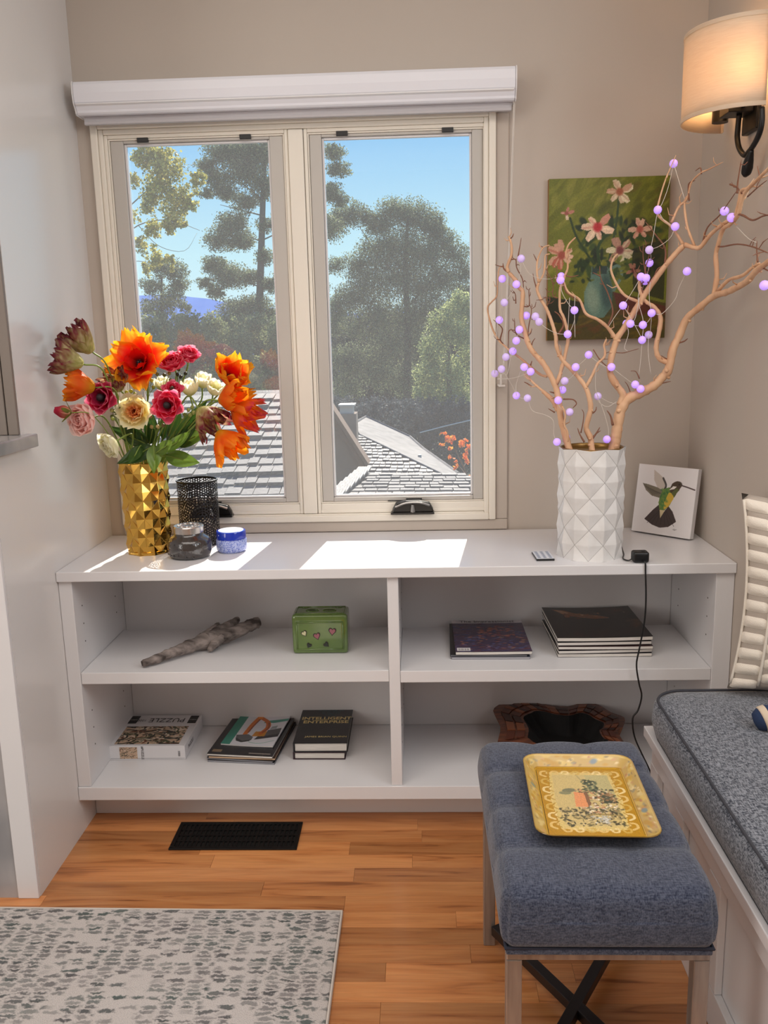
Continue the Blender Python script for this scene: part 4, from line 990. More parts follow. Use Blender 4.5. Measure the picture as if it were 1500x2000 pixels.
cu = thing('bench_cushion', (1.95, -1.7, .40), 'grey tweed window-seat cushion with dark piped edges', 'cushion')
CX0, CX1, CY0, CY1, CZ0, CZ1 = 1.480, 2.48, -3.15, -.622, .4008, .492
def cpath(ins, z):
    r_ = .075; P = []
    for k in range(9):
        a_ = PI - (PI / 2) * k / 8; P.append((CX0 + ins + r_ + r_ * math.cos(a_), CY1 - ins - r_ + r_ * math.sin(a_), z))
    return [(CX0 + ins, CY0, z)] + [(CX0 + ins, CY0 + (CY1 - ins - r_ - .004 - CY0) * k / 14, z) for k in range(1, 14)] + P + [(CX1, CY1 - ins, z)]
prof = [(.012, CZ0), (.002, CZ0 + .008), (-.006, CZ0 + .04), (-.003, CZ1 - .012), (.008, CZ1 - .002), (.05, CZ1 + .004), (.12, CZ1 + .010), (.25, CZ1 + .014)]
rows_ = [cpath(a_, b_) for a_, b_ in prof]; w_ = len(rows_[0])
mb = MB(); mb.add([p for r0 in rows_ for p in r0], [(j * w_ + i, j * w_ + i + 1, (j + 1) * w_ + i + 1, (j + 1) * w_ + i) for j in range(len(rows_) - 1) for i in range(w_ - 1)])
mb.add(rows_[-1] + [(CX1, CY0, CZ1 + .014)], [tuple(range(w_ + 1))]); mb.build('cover', m_tweed, cu, origin=(1.95, -1.7, .40), smooth=True)
for ins, z_ in ((.004, CZ1 + .0005), (.006, CZ0 + .004)):
    mb = MB(); mb.tube(cpath(ins, z_), .0032, 6); mb.build('piping', m_pipe, cu, smooth=True)

# patterned pillow
pw = thing('throw_pillow', (1.86, -.74, .508), 'cream throw pillow with raised rounded-rectangle pattern standing on the bench cushion', 'pillow')
PO = V((1.652, -.655, .510)); pu = V((math.cos(-.50), math.sin(-.50), 0)); pn = V((math.sin(-.50), -math.cos(-.50), 0)); lean = .10
pn = V((-abs(math.sin(.50)), -math.cos(.50), 0)); pv = (V((0, 0, 1)) * math.cos(lean) - pn * math.sin(lean)).normalized(); pnn = (pn * math.cos(lean) + V((0, 0, 1)) * math.sin(lean)).normalized()
PWd, PHt = .46, .455
def pil_pt(u, v, sg):
    e = (max(0, 1 - abs(2 * u - 1) ** 2.6) * max(0, 1 - abs(2 * v - 1) ** 2.6)) ** .55
    su = u + .10 * (.5 - u) * (1 - (2 * v - 1) ** 2); sv = v + .08 * (.5 - v) * (1 - (2 * u - 1) ** 2)
    return PO + pu * (PWd * su) + pv * (PHt * sv) + pnn * (sg * .052 * e)
mb = MB(); mb.grid(lambda u, v: pil_pt(u, v, 1), 30, 30); mb.grid(lambda u, v: pil_pt(u, v, -1), 30, 30)
weld(mb.build('cover', mat('pillow_ground', s(178, 166, 154), .95, bump=(500, .4)), pw, smooth=True), 1e-4)
m_pil = mat('pillow_cream', s(226, 216, 202), .95, bump=(420, .5)); rows_n, cols_n = 12, 7
q = random.Random(8)
for r0 in range(rows_n):
    for c0 in range(cols_n):
        u0, u1 = (c0 + .06) / cols_n, (c0 + .94) / cols_n; off = .5 / rows_n if c0 % 2 else 0
        v0, v1 = (r0 + .05) / rows_n + off, (r0 + .74) / rows_n + off
        if v1 > .99: continue
        mb = MB(); K = 4; r_u = (v1 - v0) * .42
        def f(u, v):
            uu = u0 + (u1 - u0) * u; vv = v0 + (v1 - v0) * v
            edge = min(u, 1 - u) * 6; edge = min(1, edge); vv = (v0 + v1) / 2 + (vv - (v0 + v1) / 2) * (.72 + .28 * math.sqrt(edge))
            hgt = .0055 * min(1, 3.2 * min(v, 1 - v)) * edge
            return pil_pt(min(.995, max(.005, uu)), min(.995, max(.005, vv)), 1) + pnn * (hgt + .0004)
        mb.grid(f, 10, 8); mb.build('raised_patch', m_pil, pw, smooth=True)
    if r0 == 0:
        for c0 in range(cols_n + 1):
            u_ = min(.99, max(.01, c0 / cols_n)); mb = MB(); mb.tube([pil_pt(u_, .03 + .94 * k / 24, 1) + pnn * .0015 for k in range(25)], .0035, 6); mb.build('raised_rib', m_pil, pw, smooth=True)

# small blue thing at the right edge
tb = thing('fabric_toy', (1.70, -.865, .506), 'small navy blue cloth toy with a cream band on the bench cushion', 'toy')
m_navy = mat('navy_cloth', s(34, 52, 84), .9, bump=(300, .4)); m_bandc = mat('cream_band', s(206, 188, 164), .9)
mb = MB(); mb.lathe([(.001, -.026), (.018, -.022), (.026, -.008), (.027, .006), (.022, .02), (.001, .028)], (0, 0, 0), 18); moved(mb, Matrix.Translation((1.662, -.855, .527)) @ Matrix.Rotation(1.2, 4, 'Y')); mb.build('foot', m_navy, tb, smooth=True)
mb = MB(); mb.lathe([(.0262, -.009), (.0278, -.006), (.0278, .004), (.0262, .007)], (0, 0, 0), 18); moved(mb, Matrix.Translation((1.662, -.855, .527)) @ Matrix.Rotation(1.2, 4, 'Y')); mb.build('band', m_bandc, tb, smooth=True)
mb = MB(); mb.lathe([(.001, -.05), (.03, -.04), (.036, 0), (.03, .04), (.001, .05)], (0, 0, 0), 18); moved(mb, Matrix.Translation((1.726, -.866, .546)) @ Matrix.Rotation(1.35, 4, 'Y')); mb.build('body', m_navy, tb, smooth=True)

# ---------------------------------------------------------------- ottoman
ot = thing('ottoman', (1.232, -1.10, 0), 'small blue-grey tufted fabric ottoman on a square metal frame with crossed floor bars', 'ottoman')
m_denim = bpy.data.materials.new('blue_chambray'); m_denim.use_nodes = True; tweed(m_denim, s(38, 44, 62), s(86, 91, 107), 520, .38, .63)
TX0, TX1, TY0, TY1, TZ0, TZ1 = 1.066, 1.398, -1.368, -.842, .372, .482
cxm, cym, czm = (TX0 + TX1) / 2, (TY0 + TY1) / 2, (TZ0 + TZ1) / 2; LX, LY, LZ = TX1 - TX0, TY1 - TY0, TZ1 - TZ0
def puff(q):
    x_, y_, z_ = q
    a = (x_ / LX + .5) * 3; b = (y_ / LY + .5) * 4
    ga = abs(math.sin(PI * a)); gb = abs(math.sin(PI * b))
    k = (ga ** .45) * (gb ** .45)
    h = max(0.0, min(1.0, (z_ + LZ / 2) / LZ * 1.5 - .4)); h = h * h * (3 - 2 * h)
    dz = -.010 * (1 - k) * h if z_ > 0 else 0
    side = max(abs(x_) / (LX / 2), abs(y_) / (LY / 2))
    bul = .006 * math.sin(PI * min(1, max(0, (z_ + LZ / 2) / LZ))) if side > .9 else 0
    sx1 = 1 if x_ > 0 else -1; sy1 = 1 if y_ > 0 else -1
    gx = -.006 * (1 - gb ** .4) * h if abs(x_) > LX / 2 - .02 else 0
    gy = -.006 * (1 - ga ** .4) * h if abs(y_) > LY / 2 - .02 else 0
    return V((x_ + sx1 * ((bul if abs(x_) > LX / 2 - .004 else 0) + gx), y_ + sy1 * ((bul if abs(y_) > LY / 2 - .004 else 0) + gy), z_ + dz))
mb = rbox(LX, LY, LZ, .019, 48, puff)
# keep the lower edge crisp
mb.v = [(p[0], p[1], p[2]) if p[2] > -LZ / 2 + .028 else (math.copysign(max(abs(p[0]), min(LX / 2, abs(p[0]) * 1.0)), p[0]), p[1], p[2]) for p in mb.v]
moved(mb, Matrix.Translation((cxm, cym, czm))); o = weld(mb.build('cushion', m_denim, ot, smooth=True), 2e-5)
mb = MB(); mb.box((TX0 + .004, TY0 + .004, .3625), (TX1 - .004, TY1 - .004, .3745)); mb.build('seat_base', m_denim, ot, bevel=.003)
mb = MB()
rp_ = [(TX0 + .004, TY0 + .004), (TX1 - .004, TY0 + .004), (TX1 - .004, TY1 - .004), (TX0 + .004, TY1 - .004)]
mb.tube([(a, b, .3755) for a, b in rp_], .0032, 6, close=True); mb.build('piping', mat('navy_piping', s(40, 44, 58), .9), ot)
m_steel = mat('brushed_steel', s(172, 166, 160), .36, metal=.65, noise=(60, s(120, 115, 111), .6, (1, 1, .1)))
LW = .025; fx0, fx1, fy0, fy1 = 1.072, 1.394, -1.353, -.850
mb = MB()
for a, b in (((fx0, fy0, .3455), (fx1, fy0 + LW, .362)), ((fx0, fy1 - LW, .3455), (fx1, fy1, .362)), ((fx0, fy0 + LW, .3455), (fx0 + LW, fy1 - LW, .362)), ((fx1 - LW, fy0 + LW, .3455), (fx1, fy1 - LW, .362))): mb.box(a, b)
mb.build('frame', m_steel, ot, bevel=.0015)
for x_, y_ in ((fx0, fy0), (fx1 - LW, fy0), (fx0, fy1 - LW), (fx1 - LW, fy1 - LW)):
    mb = MB(); mb.box((x_, y_, 0), (x_ + LW, y_ + LW, .3452)); mb.build('leg', m_steel, ot, bevel=.0015)
m_xbar = mat('dark_steel', s(64, 60, 60), .4, metal=.8)
h0 = LW / 2
for k, (p0, p1) in enumerate((((fx0 + LW, fy1 - LW), (fx1 - LW, fy0 + LW)), ((fx1 - LW, fy1 - LW), (fx0 + LW, fy0 + LW)))):
    a, b = V((*p0, .042)), V((*p1, .042)); d = (b - a); ang = math.atan2(d.y, d.x)
    M_ = Matrix.Translation((a + b) / 2) @ Matrix.Rotation(ang, 4, 'Z'); mb = MB(); mb.box((-d.length / 2, -.011, -.011 - .0005 * k), (d.length / 2, .011, .011 + .0005 * k), M_); mb.build('cross_bar', m_xbar, ot, bevel=.0015)

# ---------------------------------------------------------------- tray
ty = thing('serving_tray', (1.243, -1.105, .482), 'gold painted rectangular tray with a village scene lying on the ottoman', 'tray')
Zt = .4845
M_ = frame((1.243, -1.108, Zt), -.035)
TW, TD = .212, .292
def rr(w, d, r, n=5):
    P = []
    for cx_, cy_, a0 in ((w / 2 - r, d / 2 - r, 0), (-w / 2 + r, d / 2 - r, PI / 2), (-w / 2 + r, -d / 2 + r, PI), (w / 2 - r, -d / 2 + r, 1.5 * PI)):
        for k in range(n + 1): P.append((cx_ + r * math.cos(a0 + PI / 2 * k / n), cy_ + r * math.sin(a0 + PI / 2 * k / n)))
    return P
gold_c, dk = s(214, 168, 44), s(92, 66, 28)
m_tray = mat('tray_lacquer', attr=True, rough=.3, coat=.25)
def rings(mb, defs, cols):
    L0 = [[M_ @ V((x_, y_, z_)) for x_, y_ in rr(w, d, r)] for w, d, r, z_ in defs]; n = len(L0[0])
    mb.add([p for l in L0 for p in l], [(j * n + i, j * n + (i + 1) % n, (j + 1) * n + (i + 1) % n, (j + 1) * n + i) for j in range(len(L0) - 1) for i in range(n)], [c for c in cols for _ in range(n)])
q = random.Random(12)
# rim border art: sheet over the sloping rim made of 4 strips, cream with small blooms
mb = MB(); rings(mb, [(TW - .048, TD - .048, .012, .0005), (TW - .044, TD - .044, .012, .001), (TW - .006, TD - .006, .026, .0165), (TW, TD, .030, .0185), (TW + .001, TD + .001, .030, .0172), (TW - .004, TD - .004, .028, .0155), (TW - .046, TD - .046, .012, -.0005)], [gold_c, s(196, 154, 52), s(206, 178, 110), s(170, 132, 56), dk, dk, dk])
mb.build('rim', m_tray, ty, smooth=True, auto=.7)
mb = MB(); mb.prism([M_ @ V((x_, y_, -.0006)) for x_, y_ in rr(TW - .048, TD - .048, .012)], (0, 0, .0008)); mb.build('underside', mat('tray_dark', s(60, 44, 28), .5), ty)
A = Art(170, 250, (182, 134, 24))
SC = [(222, 188, 116), (232, 206, 146), (206, 170, 84)]
A.poly([(.15, .92), (.85, .92), (.90, .5), (.86, .10), (.5, .07), (.14, .10), (.10, .5)], (214, 188, 116))
for sd in (-1, 1):
    for k in range(7):
        y0 = .10 + .125 * k; xb = .5 + sd * .40
        A.stroke([(xb, y0), (xb + sd * .055, y0 + .03), (xb + sd * .045, y0 + .075), (xb - sd * .01, y0 + .085), (xb - sd * .015, y0 + .05)], .015, SC[k % 3], .95)
        A.stroke([(xb - sd * .05, y0 + .02), (xb + sd * .0, y0 + .055), (xb - sd * .04, y0 + .10)], .008, (176, 132, 40), .8)
for yy, sg in ((.90, 1), (.10, -1)):
    for k in range(6):
        xb = .16 + .125 * k; A.stroke([(xb, yy), (xb + .03, yy + sg * .035), (xb + .08, yy + sg * .03), (xb + .085, yy - sg * .005), (xb + .055, yy - sg * .01)], .013, SC[k % 3], .95)
A.poly([(.18, .88), (.82, .88), (.85, .5), (.80, .14), (.2, .14), (.15, .5)], (204, 180, 118)).poly([(.55, .88), (.82, .88), (.85, .5), (.6, .6)], (182, 172, 120), .8).stroke([(.46, .88), (.50, .8), (.56, .72), (.52, .62)], .012, (168, 148, 98), .6)
A.ell(.33, .64, .08, .03, (110, 112, 84), .2, .9).ell(.28, .60, .07, .025, (130, 128, 92), .0, .9)
A.dabs(300, (.40, .30, .82, .66), [(92, 88, 62), (222, 204, 170), (160, 110, 74), (60, 62, 46), (236, 220, 196), (196, 140, 100), (120, 116, 84)], .022, .009, 61, .9)
A.dabs(60, (.5, .62, .66, .80), [(70, 82, 56), (54, 62, 44), (110, 118, 84)], .024, .01, 62, .9).dabs(50, (.66, .46, .84, .6), [(62, 66, 46), (80, 76, 54), (150, 110, 70)], .026, .012, 63, .9)
A.poly([(.36, .40), (.50, .40), (.49, .60), (.38, .62)], (224, 146, 92)).poly([(.50, .40), (.54, .44), (.53, .62), (.49, .60)], (130, 92, 62))
A.dabs(260, (.16, .14, .86, .38), [(96, 92, 62), (70, 66, 46), (170, 150, 100), (214, 190, 140), (120, 108, 70), (54, 52, 38)], .024, .008, 64, .85).dabs(40, (.5, .18, .7, .28), [(216, 214, 204), (180, 176, 160)], .022, .007, 65, .9).stroke([(.45, .27), (.6, .30), (.85, .28)], .010, (150, 128, 74))
A.speckle(.05, 66)
A.sheet('scene_picture', lambda u, v: M_ @ V(((TW - .050) * (u - .5), (TD - .050) * (v - .5), .0012)), m_tray, ty)
# blooms painted on the rim
# the sloping rim carries its own painted band
NP = 320; per_ = rr(1, 1, .12, 12); B = Art(NP, 14, (192, 160, 92))
B.dabs(130, (0, 0, 1, 1), [(196, 150, 52), (220, 198, 136), (186, 140, 40), (214, 184, 100)], .012, .2, 71, .7)
B.dabs(150, (0, .15, 1, .9), [(186, 128, 92), (150, 140, 112), (200, 150, 104), (160, 132, 66), (134, 118, 84), (228, 206, 156)], .0035, .10, 72, .8)
for c_ in ((.125, (120, 136, 150)), (.39, (120, 136, 140)), (.62, (126, 130, 140)), (.88, (120, 140, 136))): B.ell(c_[0], .5, .008, .22, c_[1], 0, .9, .5)
B.rect(0, .9, 1, 1, (214, 186, 96)).rect(0, 0, 1, .1, (176, 128, 40))
lb = np.where(B.a <= .04045, B.a / 12.92, ((B.a + .055) / 1.055) ** 2.4)
def per_pt(f, u):
    """point at fraction u round a rounded rectangle at fraction f across the rim"""
    w, d, r = (TW - .044) + .038 * f, (TD - .044) + .038 * f, .012 + .014 * f; z_ = .0010 + .0155 * f
    sx1, sy1 = w / 2 - r, d / 2 - r; arc = PI / 2 * r; segs = [2 * sx1, arc, 2 * sy1, arc, 2 * sx1, arc, 2 * sy1, arc]; L_ = sum(segs); q_ = u * L_; k = 0
    while k < 7 and q_ > segs[k]: q_ -= segs[k]; k += 1
    side = k // 2
    if k % 2 == 0: x_, y_ = -sx1 + q_ if side in (0, 2) else -sy1 + q_, sy1 + r if side in (0, 2) else sx1 + r
    else:
        a_ = PI / 2 - q_ / r; x_, y_ = (sx1 if side in (0, 2) else sy1) + r * math.cos(a_), (sy1 if side in (0, 2) else sx1) + r * math.sin(a_)
    for _ in range(side): x_, y_ = y_, -x_
    return M_ @ V((x_, y_, z_ + .0006))
mb = MB(); mb.grid(lambda u, v: per_pt(v, u), NP, 13, wrap=True); mb.c = [tuple(c) for c in lb.reshape(-1, 3)]; mb.build('painted_band', m_tray, ty, smooth=True)
# ---------------------------------------------------------------- bare branches in the white vase
m_branch = mat('manzanita_bark', s(220, 178, 140), .6, noise=(30, s(184, 132, 96), .6, (1, 1, .25)), bump=(60, .25, (1, 1, .2)))
m_twig = mat('dark_twig', s(128, 84, 62), .7)
def depth(px, py):
    """world y of the branch work: at the vase, swinging toward the room on the right and toward the wall on the left"""
    if px > 1250: return float(np.interp(px, [1250, 1330, 1400, 1450, 1500, 1600], [-.330, -.36, -.46, -.62, -.78, -.98]))
    return float(np.interp(px, [950, 1080, 1150, 1250], [-.215, -.30, -.325, -.330]))
def b2(cx_, cy_, dy=0):  # from the detail view
    px, py = 920 + cx_ / 2.586, 280 + cy_ / 2.586; return at(px, py, 1, depth(px, py) + dy)
def b6(cx_, cy_, dy=0):
    px, py = 930 + cx_ / 5.555, 440 + cy_ / 5.555; return at(px, py, 1, depth(px, py) + dy)
def b7(cx_, cy_, dy=0):
    px, py = 1060 + cx_ / 5.77, 660 + cy_ / 5.77; return at(px, py, 1, depth(px, py) + dy)
def b8(cx_, cy_, dy=0):
    px, py = 1200 + cx_ / 5, 300 + cy_ / 5; return at(px, py, 1, depth(px, py) + dy)
PXM = 1 / 700.0   # metres per photo pixel at the vase
qb = random.Random(17)
def add_limb(mb, pts, w0, w1, twigs=0.0, per=5, seg=8, knots=True):
    """w0, w1: thickness in photo pixels at both ends"""
    P = [V(p) for p in crom(pts, per)]; n = len(P)
    R = [max(.0009, (w0 + (w1 - w0) * (i / (n - 1)) ** .85) * PXM / 2 * (1 + qb.uniform(-.10, .12))) for i in range(n)]
    R[-1] *= .5
    mb.tube(P, R, seg if w0 > 5 else 6)
    for i in range(2, n - 1):
        if twigs and qb.random() < twigs:
            t_ = (P[i + 1] - P[i - 1]).normalized(); d = V((qb.uniform(-1, 1), qb.uniform(-.5, .5), qb.uniform(-.2, 1))); d = (d - t_ * d.dot(t_) * .5).normalized(); l_ = qb.uniform(.008, .028)
            mb.tube([P[i], P[i] + d * (R[i] + l_ * .5), P[i] + (d + t_ * .5).normalized() * (R[i] + l_)], [min(R[i] * .55, .0022), .0012, .0005], 5)
        elif knots and qb.random() < .10:
            d = V((qb.uniform(-1, 1), -.6, qb.uniform(-1, 1))).normalized(); mb.tube([P[i], P[i] + d * R[i] * 1.5], [R[i] * .7, R[i] * .35], 6)
def branch(label, stem, limbs, twigset):
    b = thing('branch', stem[0][0], label, 'branch', 'bare branches in the white vase')
    mb = MB(); add_limb(mb, *stem[0:1][0][1:] if False else stem[1]); mb.build('stem', m_branch, b, smooth=True)
    for a in limbs:
        mb = MB(); add_limb(mb, *a); mb.build('limb', m_branch, b, smooth=True)
    for a in twigset:
        mb = MB(); add_limb(mb, *a); mb.build('twig', m_twig, b, smooth=True)
    return b
base = lambda x_, y_: V((VC.x + x_, VC.y + y_, VC.z + .245))
f6 = lambda L_, dy=0: [b6(x_, y_, dy) for x_, y_ in L_]
f7 = lambda L_, dy=0: [b7(x_, y_, dy) for x_, y_ in L_]
f2 = lambda L_, dy=0: [b2(x_, y_, dy) for x_, y_ in L_]
f8 = lambda L_, dy=0: [b8(x_, y_, dy) for x_, y_ in L_]
# left branch
s0 = [base(-.050, -.01)] + f7([(255, 1100), (215, 960), (190, 800), (175, 680), (150, 560), (95, 440), (0, 280)]) + f6([(620, 1380), (560, 1270), (520, 1120), (490, 1000), (500, 850), (505, 720), (470, 680), (430, 600), (350, 510)])
branch('pale bare branch at the left of the white vase reaching up to the window casing', (s0[0:1], (s0, 13, 7, .06)),
       [(f6([(352, 512), (338, 450), (380, 330), (385, 230), (365, 150), (350, 118)]), 7, 3, .1), (f7([(165, 820), (110, 710), (0, 600)]) + f6([(830, 1880), (700, 1780), (600, 1690), (520, 1600)]), 8, 3.5, .12),
        (f7([(155, 520), (190, 430), (215, 330), (245, 230), (270, 110), (285, 20)]) + f6([(985, 1130), (950, 1000), (912, 920), (905, 800), (910, 690), (940, 620), (965, 540), (992, 470), (990, 380), (972, 320), (1000, 215), (1080, 130)]), 7.5, 2.5, .10),
        (f6([(770, 1640), (700, 1622), (600, 1545), (480, 1442), (380, 1370), (300, 1300), (240, 1240), (180, 1130), (140, 1000), (125, 890), (170, 830), (225, 760), (235, 600), (250, 470), (300, 440)], .03), 5, 2.2, .06),
        (f7([(220, 770), (255, 860), (245, 980), (280, 1060), (285, 1170)], -.02), 3.5, 3, 0)],
       [(f6([(300, 1300), (262, 1240), (285, 1130), (240, 1070), (185, 1025)], .03), 3.5, 1.2, .2), (f6([(350, 510), (300, 470), (290, 410)]), 4, 1.5), (f6([(300, 450), (260, 445), (205, 428)]), 3, 1.2), (f6([(385, 370), (430, 375), (440, 460), (500, 580), (515, 680)]), 2.5, 1.5, .2),
        (f6([(455, 340), (470, 250), (490, 135)]), 2.8, 1.2, .2), (f6([(365, 150), (392, 125), (408, 88)]), 3, 1.2), (f6([(510, 880), (575, 870), (572, 720), (585, 680)]), 2.6, 1, .3), (f6([(560, 1270), (570, 1100), (600, 930), (580, 860)]), 2.4, 1.2, .25),
        (f6([(600, 1300), (615, 1260), (640, 1225)]), 3, 1), (f6([(520, 1230), (430, 1170), (415, 1010)]), 3, 1.2, .2), (f6([(420, 1140), (360, 1140), (350, 1220), (345, 1330)]), 2, 1), (f6([(430, 850), (425, 750), (390, 700)]), 2.6, 1.2, .2), (f6([(590, 1520), (605, 1470)]), 3, 1.5), (f6([(600, 1750), (560, 1720), (520, 1700)]), 3, 1.5),
        (f6([(895, 1180), (950, 1075), (900, 975), (850, 935)]), 4, 2), (f6([(960, 540), (1030, 560), (1110, 540)]), 3, 1.2), (f6([(880, 790), (830, 760), (835, 640), (780, 520), (755, 470)]), 2.6, 1.2, .2), (f6([(940, 620), (975, 720), (1040, 775), (1111, 830)]), 3, 2), (f6([(880, 560), (875, 480), (850, 425)]), 2, 1), (f7([(130, 620), (75, 605)]), 3, 1.5), (f7([(135, 840), (60, 795)]), 3, 1.2), (f7([(230, 690), (340, 695), (380, 740), (340, 790)]), 3, 2)])
# middle branch
s0 = [base(.0, -.03)] + f7([(545, 1180), (535, 1120), (490, 1020), (510, 920), (540, 800), (530, 700), (490, 570), (400, 440), (300, 330), (240, 270), (190, 190), (155, 90), (150, 0)]) + f6([(850, 1150), (810, 1020), (760, 900), (700, 800), (662, 700), (680, 620)])
branch('slim bare branch rising from the middle of the white vase', (s0[0:1], (s0, 11, 5, .05)),
       [(f7([(490, 550), (560, 420), (620, 290), (690, 220), (702, 150), (690, 80), (720, 10)]), 6, 3, .15), (f6([(678, 620), (660, 520), (662, 400), (690, 310), (730, 240), (795, 215)]), 4.5, 2, .15), (f6([(685, 615), (730, 530), (745, 430), (750, 330), (800, 310)]), 4, 2, .1)],
       [(f7([(560, 1130), (600, 1080), (645, 1005)]), 5, 1.5), (f7([(610, 1070), (655, 1045)]), 3, 1), (f7([(470, 1175), (420, 1090), (392, 1015)], -.02), 4, 1.5), (f7([(430, 1070), (455, 950), (462, 850), (440, 805)], -.02), 2.4, 1), (f7([(560, 850), (595, 820), (605, 775)]), 3, 1.2), (f7([(690, 180), (770, 150)]), 2, 1), (f7([(570, 130), (640, 240), (720, 320)]), 2, 2), (f7([(640, 240), (740, 240)]), 2, 1), (f7([(780, 160), (900, 170), (980, 150), (1085, 120)]), 2, 1),
        (f6([(655, 680), (630, 600), (615, 520)]), 3, 1), (f6([(660, 390), (620, 310)]), 2.5, 1), (f6([(730, 240), (700, 225)]), 2, 1), (f6([(760, 890), (800, 800), (720, 780)]), 2, 1, .3)])
# right branch
s0 = [base(.050, -.01)] + f7([(812, 1180), (830, 1080), (850, 950), (882, 810), (960, 690), (1100, 620), (1250, 540), (1350, 440), (1410, 370), (1440, 260), (1470, 120)]) + f2([(1050, 975), (1090, 885), (1150, 832), (1225, 772), (1300, 748), (1390, 700), (1440, 645), (1500, 600), (1545, 570)])
branch('thick bare branch leaning right from the white vase out past the lamp wall', (s0[0:1], (s0, 22, 8, .06)),
       [(f7([(870, 760), (905, 640), (830, 530), (760, 400), (768, 250), (800, 130), (830, 30)]) + f2([(733, 990), (782, 920), (830, 840), (880, 760), (920, 700), (980, 620), (1040, 550), (1080, 512)]), 13, 9, .05),
        (f2([(1080, 512), (1130, 527), (1160, 522), (1210, 460), (1280, 402), (1330, 370), (1352, 300), (1365, 240), (1400, 228), (1450, 180), (1505, 125), (1550, 70)]), 8, 4, .12),
        (f2([(1072, 512), (1040, 460), (1010, 418), (942, 360), (950, 290), (980, 190), (1000, 140), (1035, 60)]), 5.5, 1.6, .12), (f2([(1012, 400), (1050, 320), (1090, 282), (1112, 200), (1160, 150), (1200, 132), (1272, 95)]), 5, 1.6, .12),
        (f2([(1130, 522), (1092, 420), (1078, 300), (1100, 260)]), 5, 3, .1), (f2([(1005, 1112), (950, 1085), (935, 1030), (950, 950), (957, 880), (930, 832), (885, 800), (860, 765), (850, 715), (862, 660)]), 10, 5, .05),
        (f2([(730, 985), (690, 930), (640, 890), (580, 860), (548, 790), (490, 750), (465, 690)]), 7, 3, .1), (f2([(845, 800), (780, 770), (740, 720), (707, 640), (720, 582), (742, 558)]), 5.5, 2.5, .15),
        (f8([(970, 1380), (1000, 1200), (990, 1000), (1010, 900), (1060, 740), (1130, 690), (1208, 600), (1240, 480), (1270, 390), (1330, 320), (1420, 230), (1510, 140), (1560, 90)]), 9, 4, .12), (f8([(1010, 1340), (1120, 1232), (1250, 1190), (1350, 1110), (1420, 1070)]), 6, 4, .15)],
       [(f2([(980, 612), (980, 530), (932, 462), (880, 395)]), 4, 1.2, .2), (f2([(690, 925), (716, 850), (692, 760), (655, 680), (650, 620)]), 3.5, 1.3, .1), (f2([(655, 672), (615, 652)]), 2.4, 1), (f8([(1400, 1060), (1390, 940), (1392, 850)]), 3, 1, .2), (f8([(1008, 905), (1060, 908), (1200, 885), (1350, 910), (1500, 970)]), 3, 2, .2), (f8([(1212, 592), (1262, 606), (1350, 650), (1450, 610), (1510, 598)]), 3.8, 2, .2), (f8([(1440, 1110), (1510, 1150)]), 3, 1.5), (f8([(1200, 390), (1205, 280), (1240, 60)]), 3.5, 1.5, .15),
        (f8([(1130, 300), (1200, 330), (1250, 390), (1330, 320)]), 3, 1.5), (f8([(1300, 420), (1400, 330), (1490, 260)]), 2.4, 1, .2), (f8([(1420, 225), (1395, 120)]), 2.4, 1), (f8([(860, 870), (910, 720), (1030, 600), (1100, 500), (1190, 370)]), 3, 1.2, .25), (f8([(850, 200), (840, 140), (790, 170)]), 2.6, 1.2), (f8([(730, 460), (725, 300), (790, 260)]), 3, 1.5), (f7([(790, 985), (765, 880), (722, 815)], -.02), 5, 1.5), (f7([(1090, 460), (1050, 380), (990, 372)]), 2.4, 1), (f7([(1000, 650), (960, 540), (925, 490)]), 2.4, 1), (f7([(1310, 520), (1390, 500), (1445, 490)]), 3, 1), (f7([(1400, 240), (1330, 195)]), 3, 1), (f2([(1040, 1010), (1075, 1000), (1095, 985)]), 4, 1.2), (f8([(500, 1050), (498, 985)]), 3, 1.2), (f2([(885, 800), (845, 700), (810, 605)]), 4, 1.3, .2), (f2([(900, 720), (880, 640), (900, 560), (875, 520)]), 3, 1.2, .2), (f8([(250, 1300), (300, 1200), (280, 1000), (285, 880)]), 3, 1.2, .2), (f8([(380, 1240), (420, 1130), (490, 1090)]), 3, 1.2)])
# pale wood stump and filler in the vase mouth
mb = MB()
for k in range(22):
    a_, r_ = qb.uniform(0, 2 * PI), qb.uniform(.01, .066); c_ = V((VC.x + r_ * math.cos(a_), VC.y + r_ * math.sin(a_), VC.z + .258 + qb.uniform(0, .008)))
    mb.tube([c_ + V((.008 * math.cos(t_), .008 * math.sin(t_), .003 * math.sin(2 * t_ + k))) for t_ in [2 * PI * i / 8 for i in range(8)]], .0018, 5, close=True)
tag(mb.build('vase_filler', mat('wood_shavings', s(176, 136, 84), .4, metal=.2), smooth=True), 'curled golden shavings filling the mouth of the white vase', 'filler', kind='stuff')

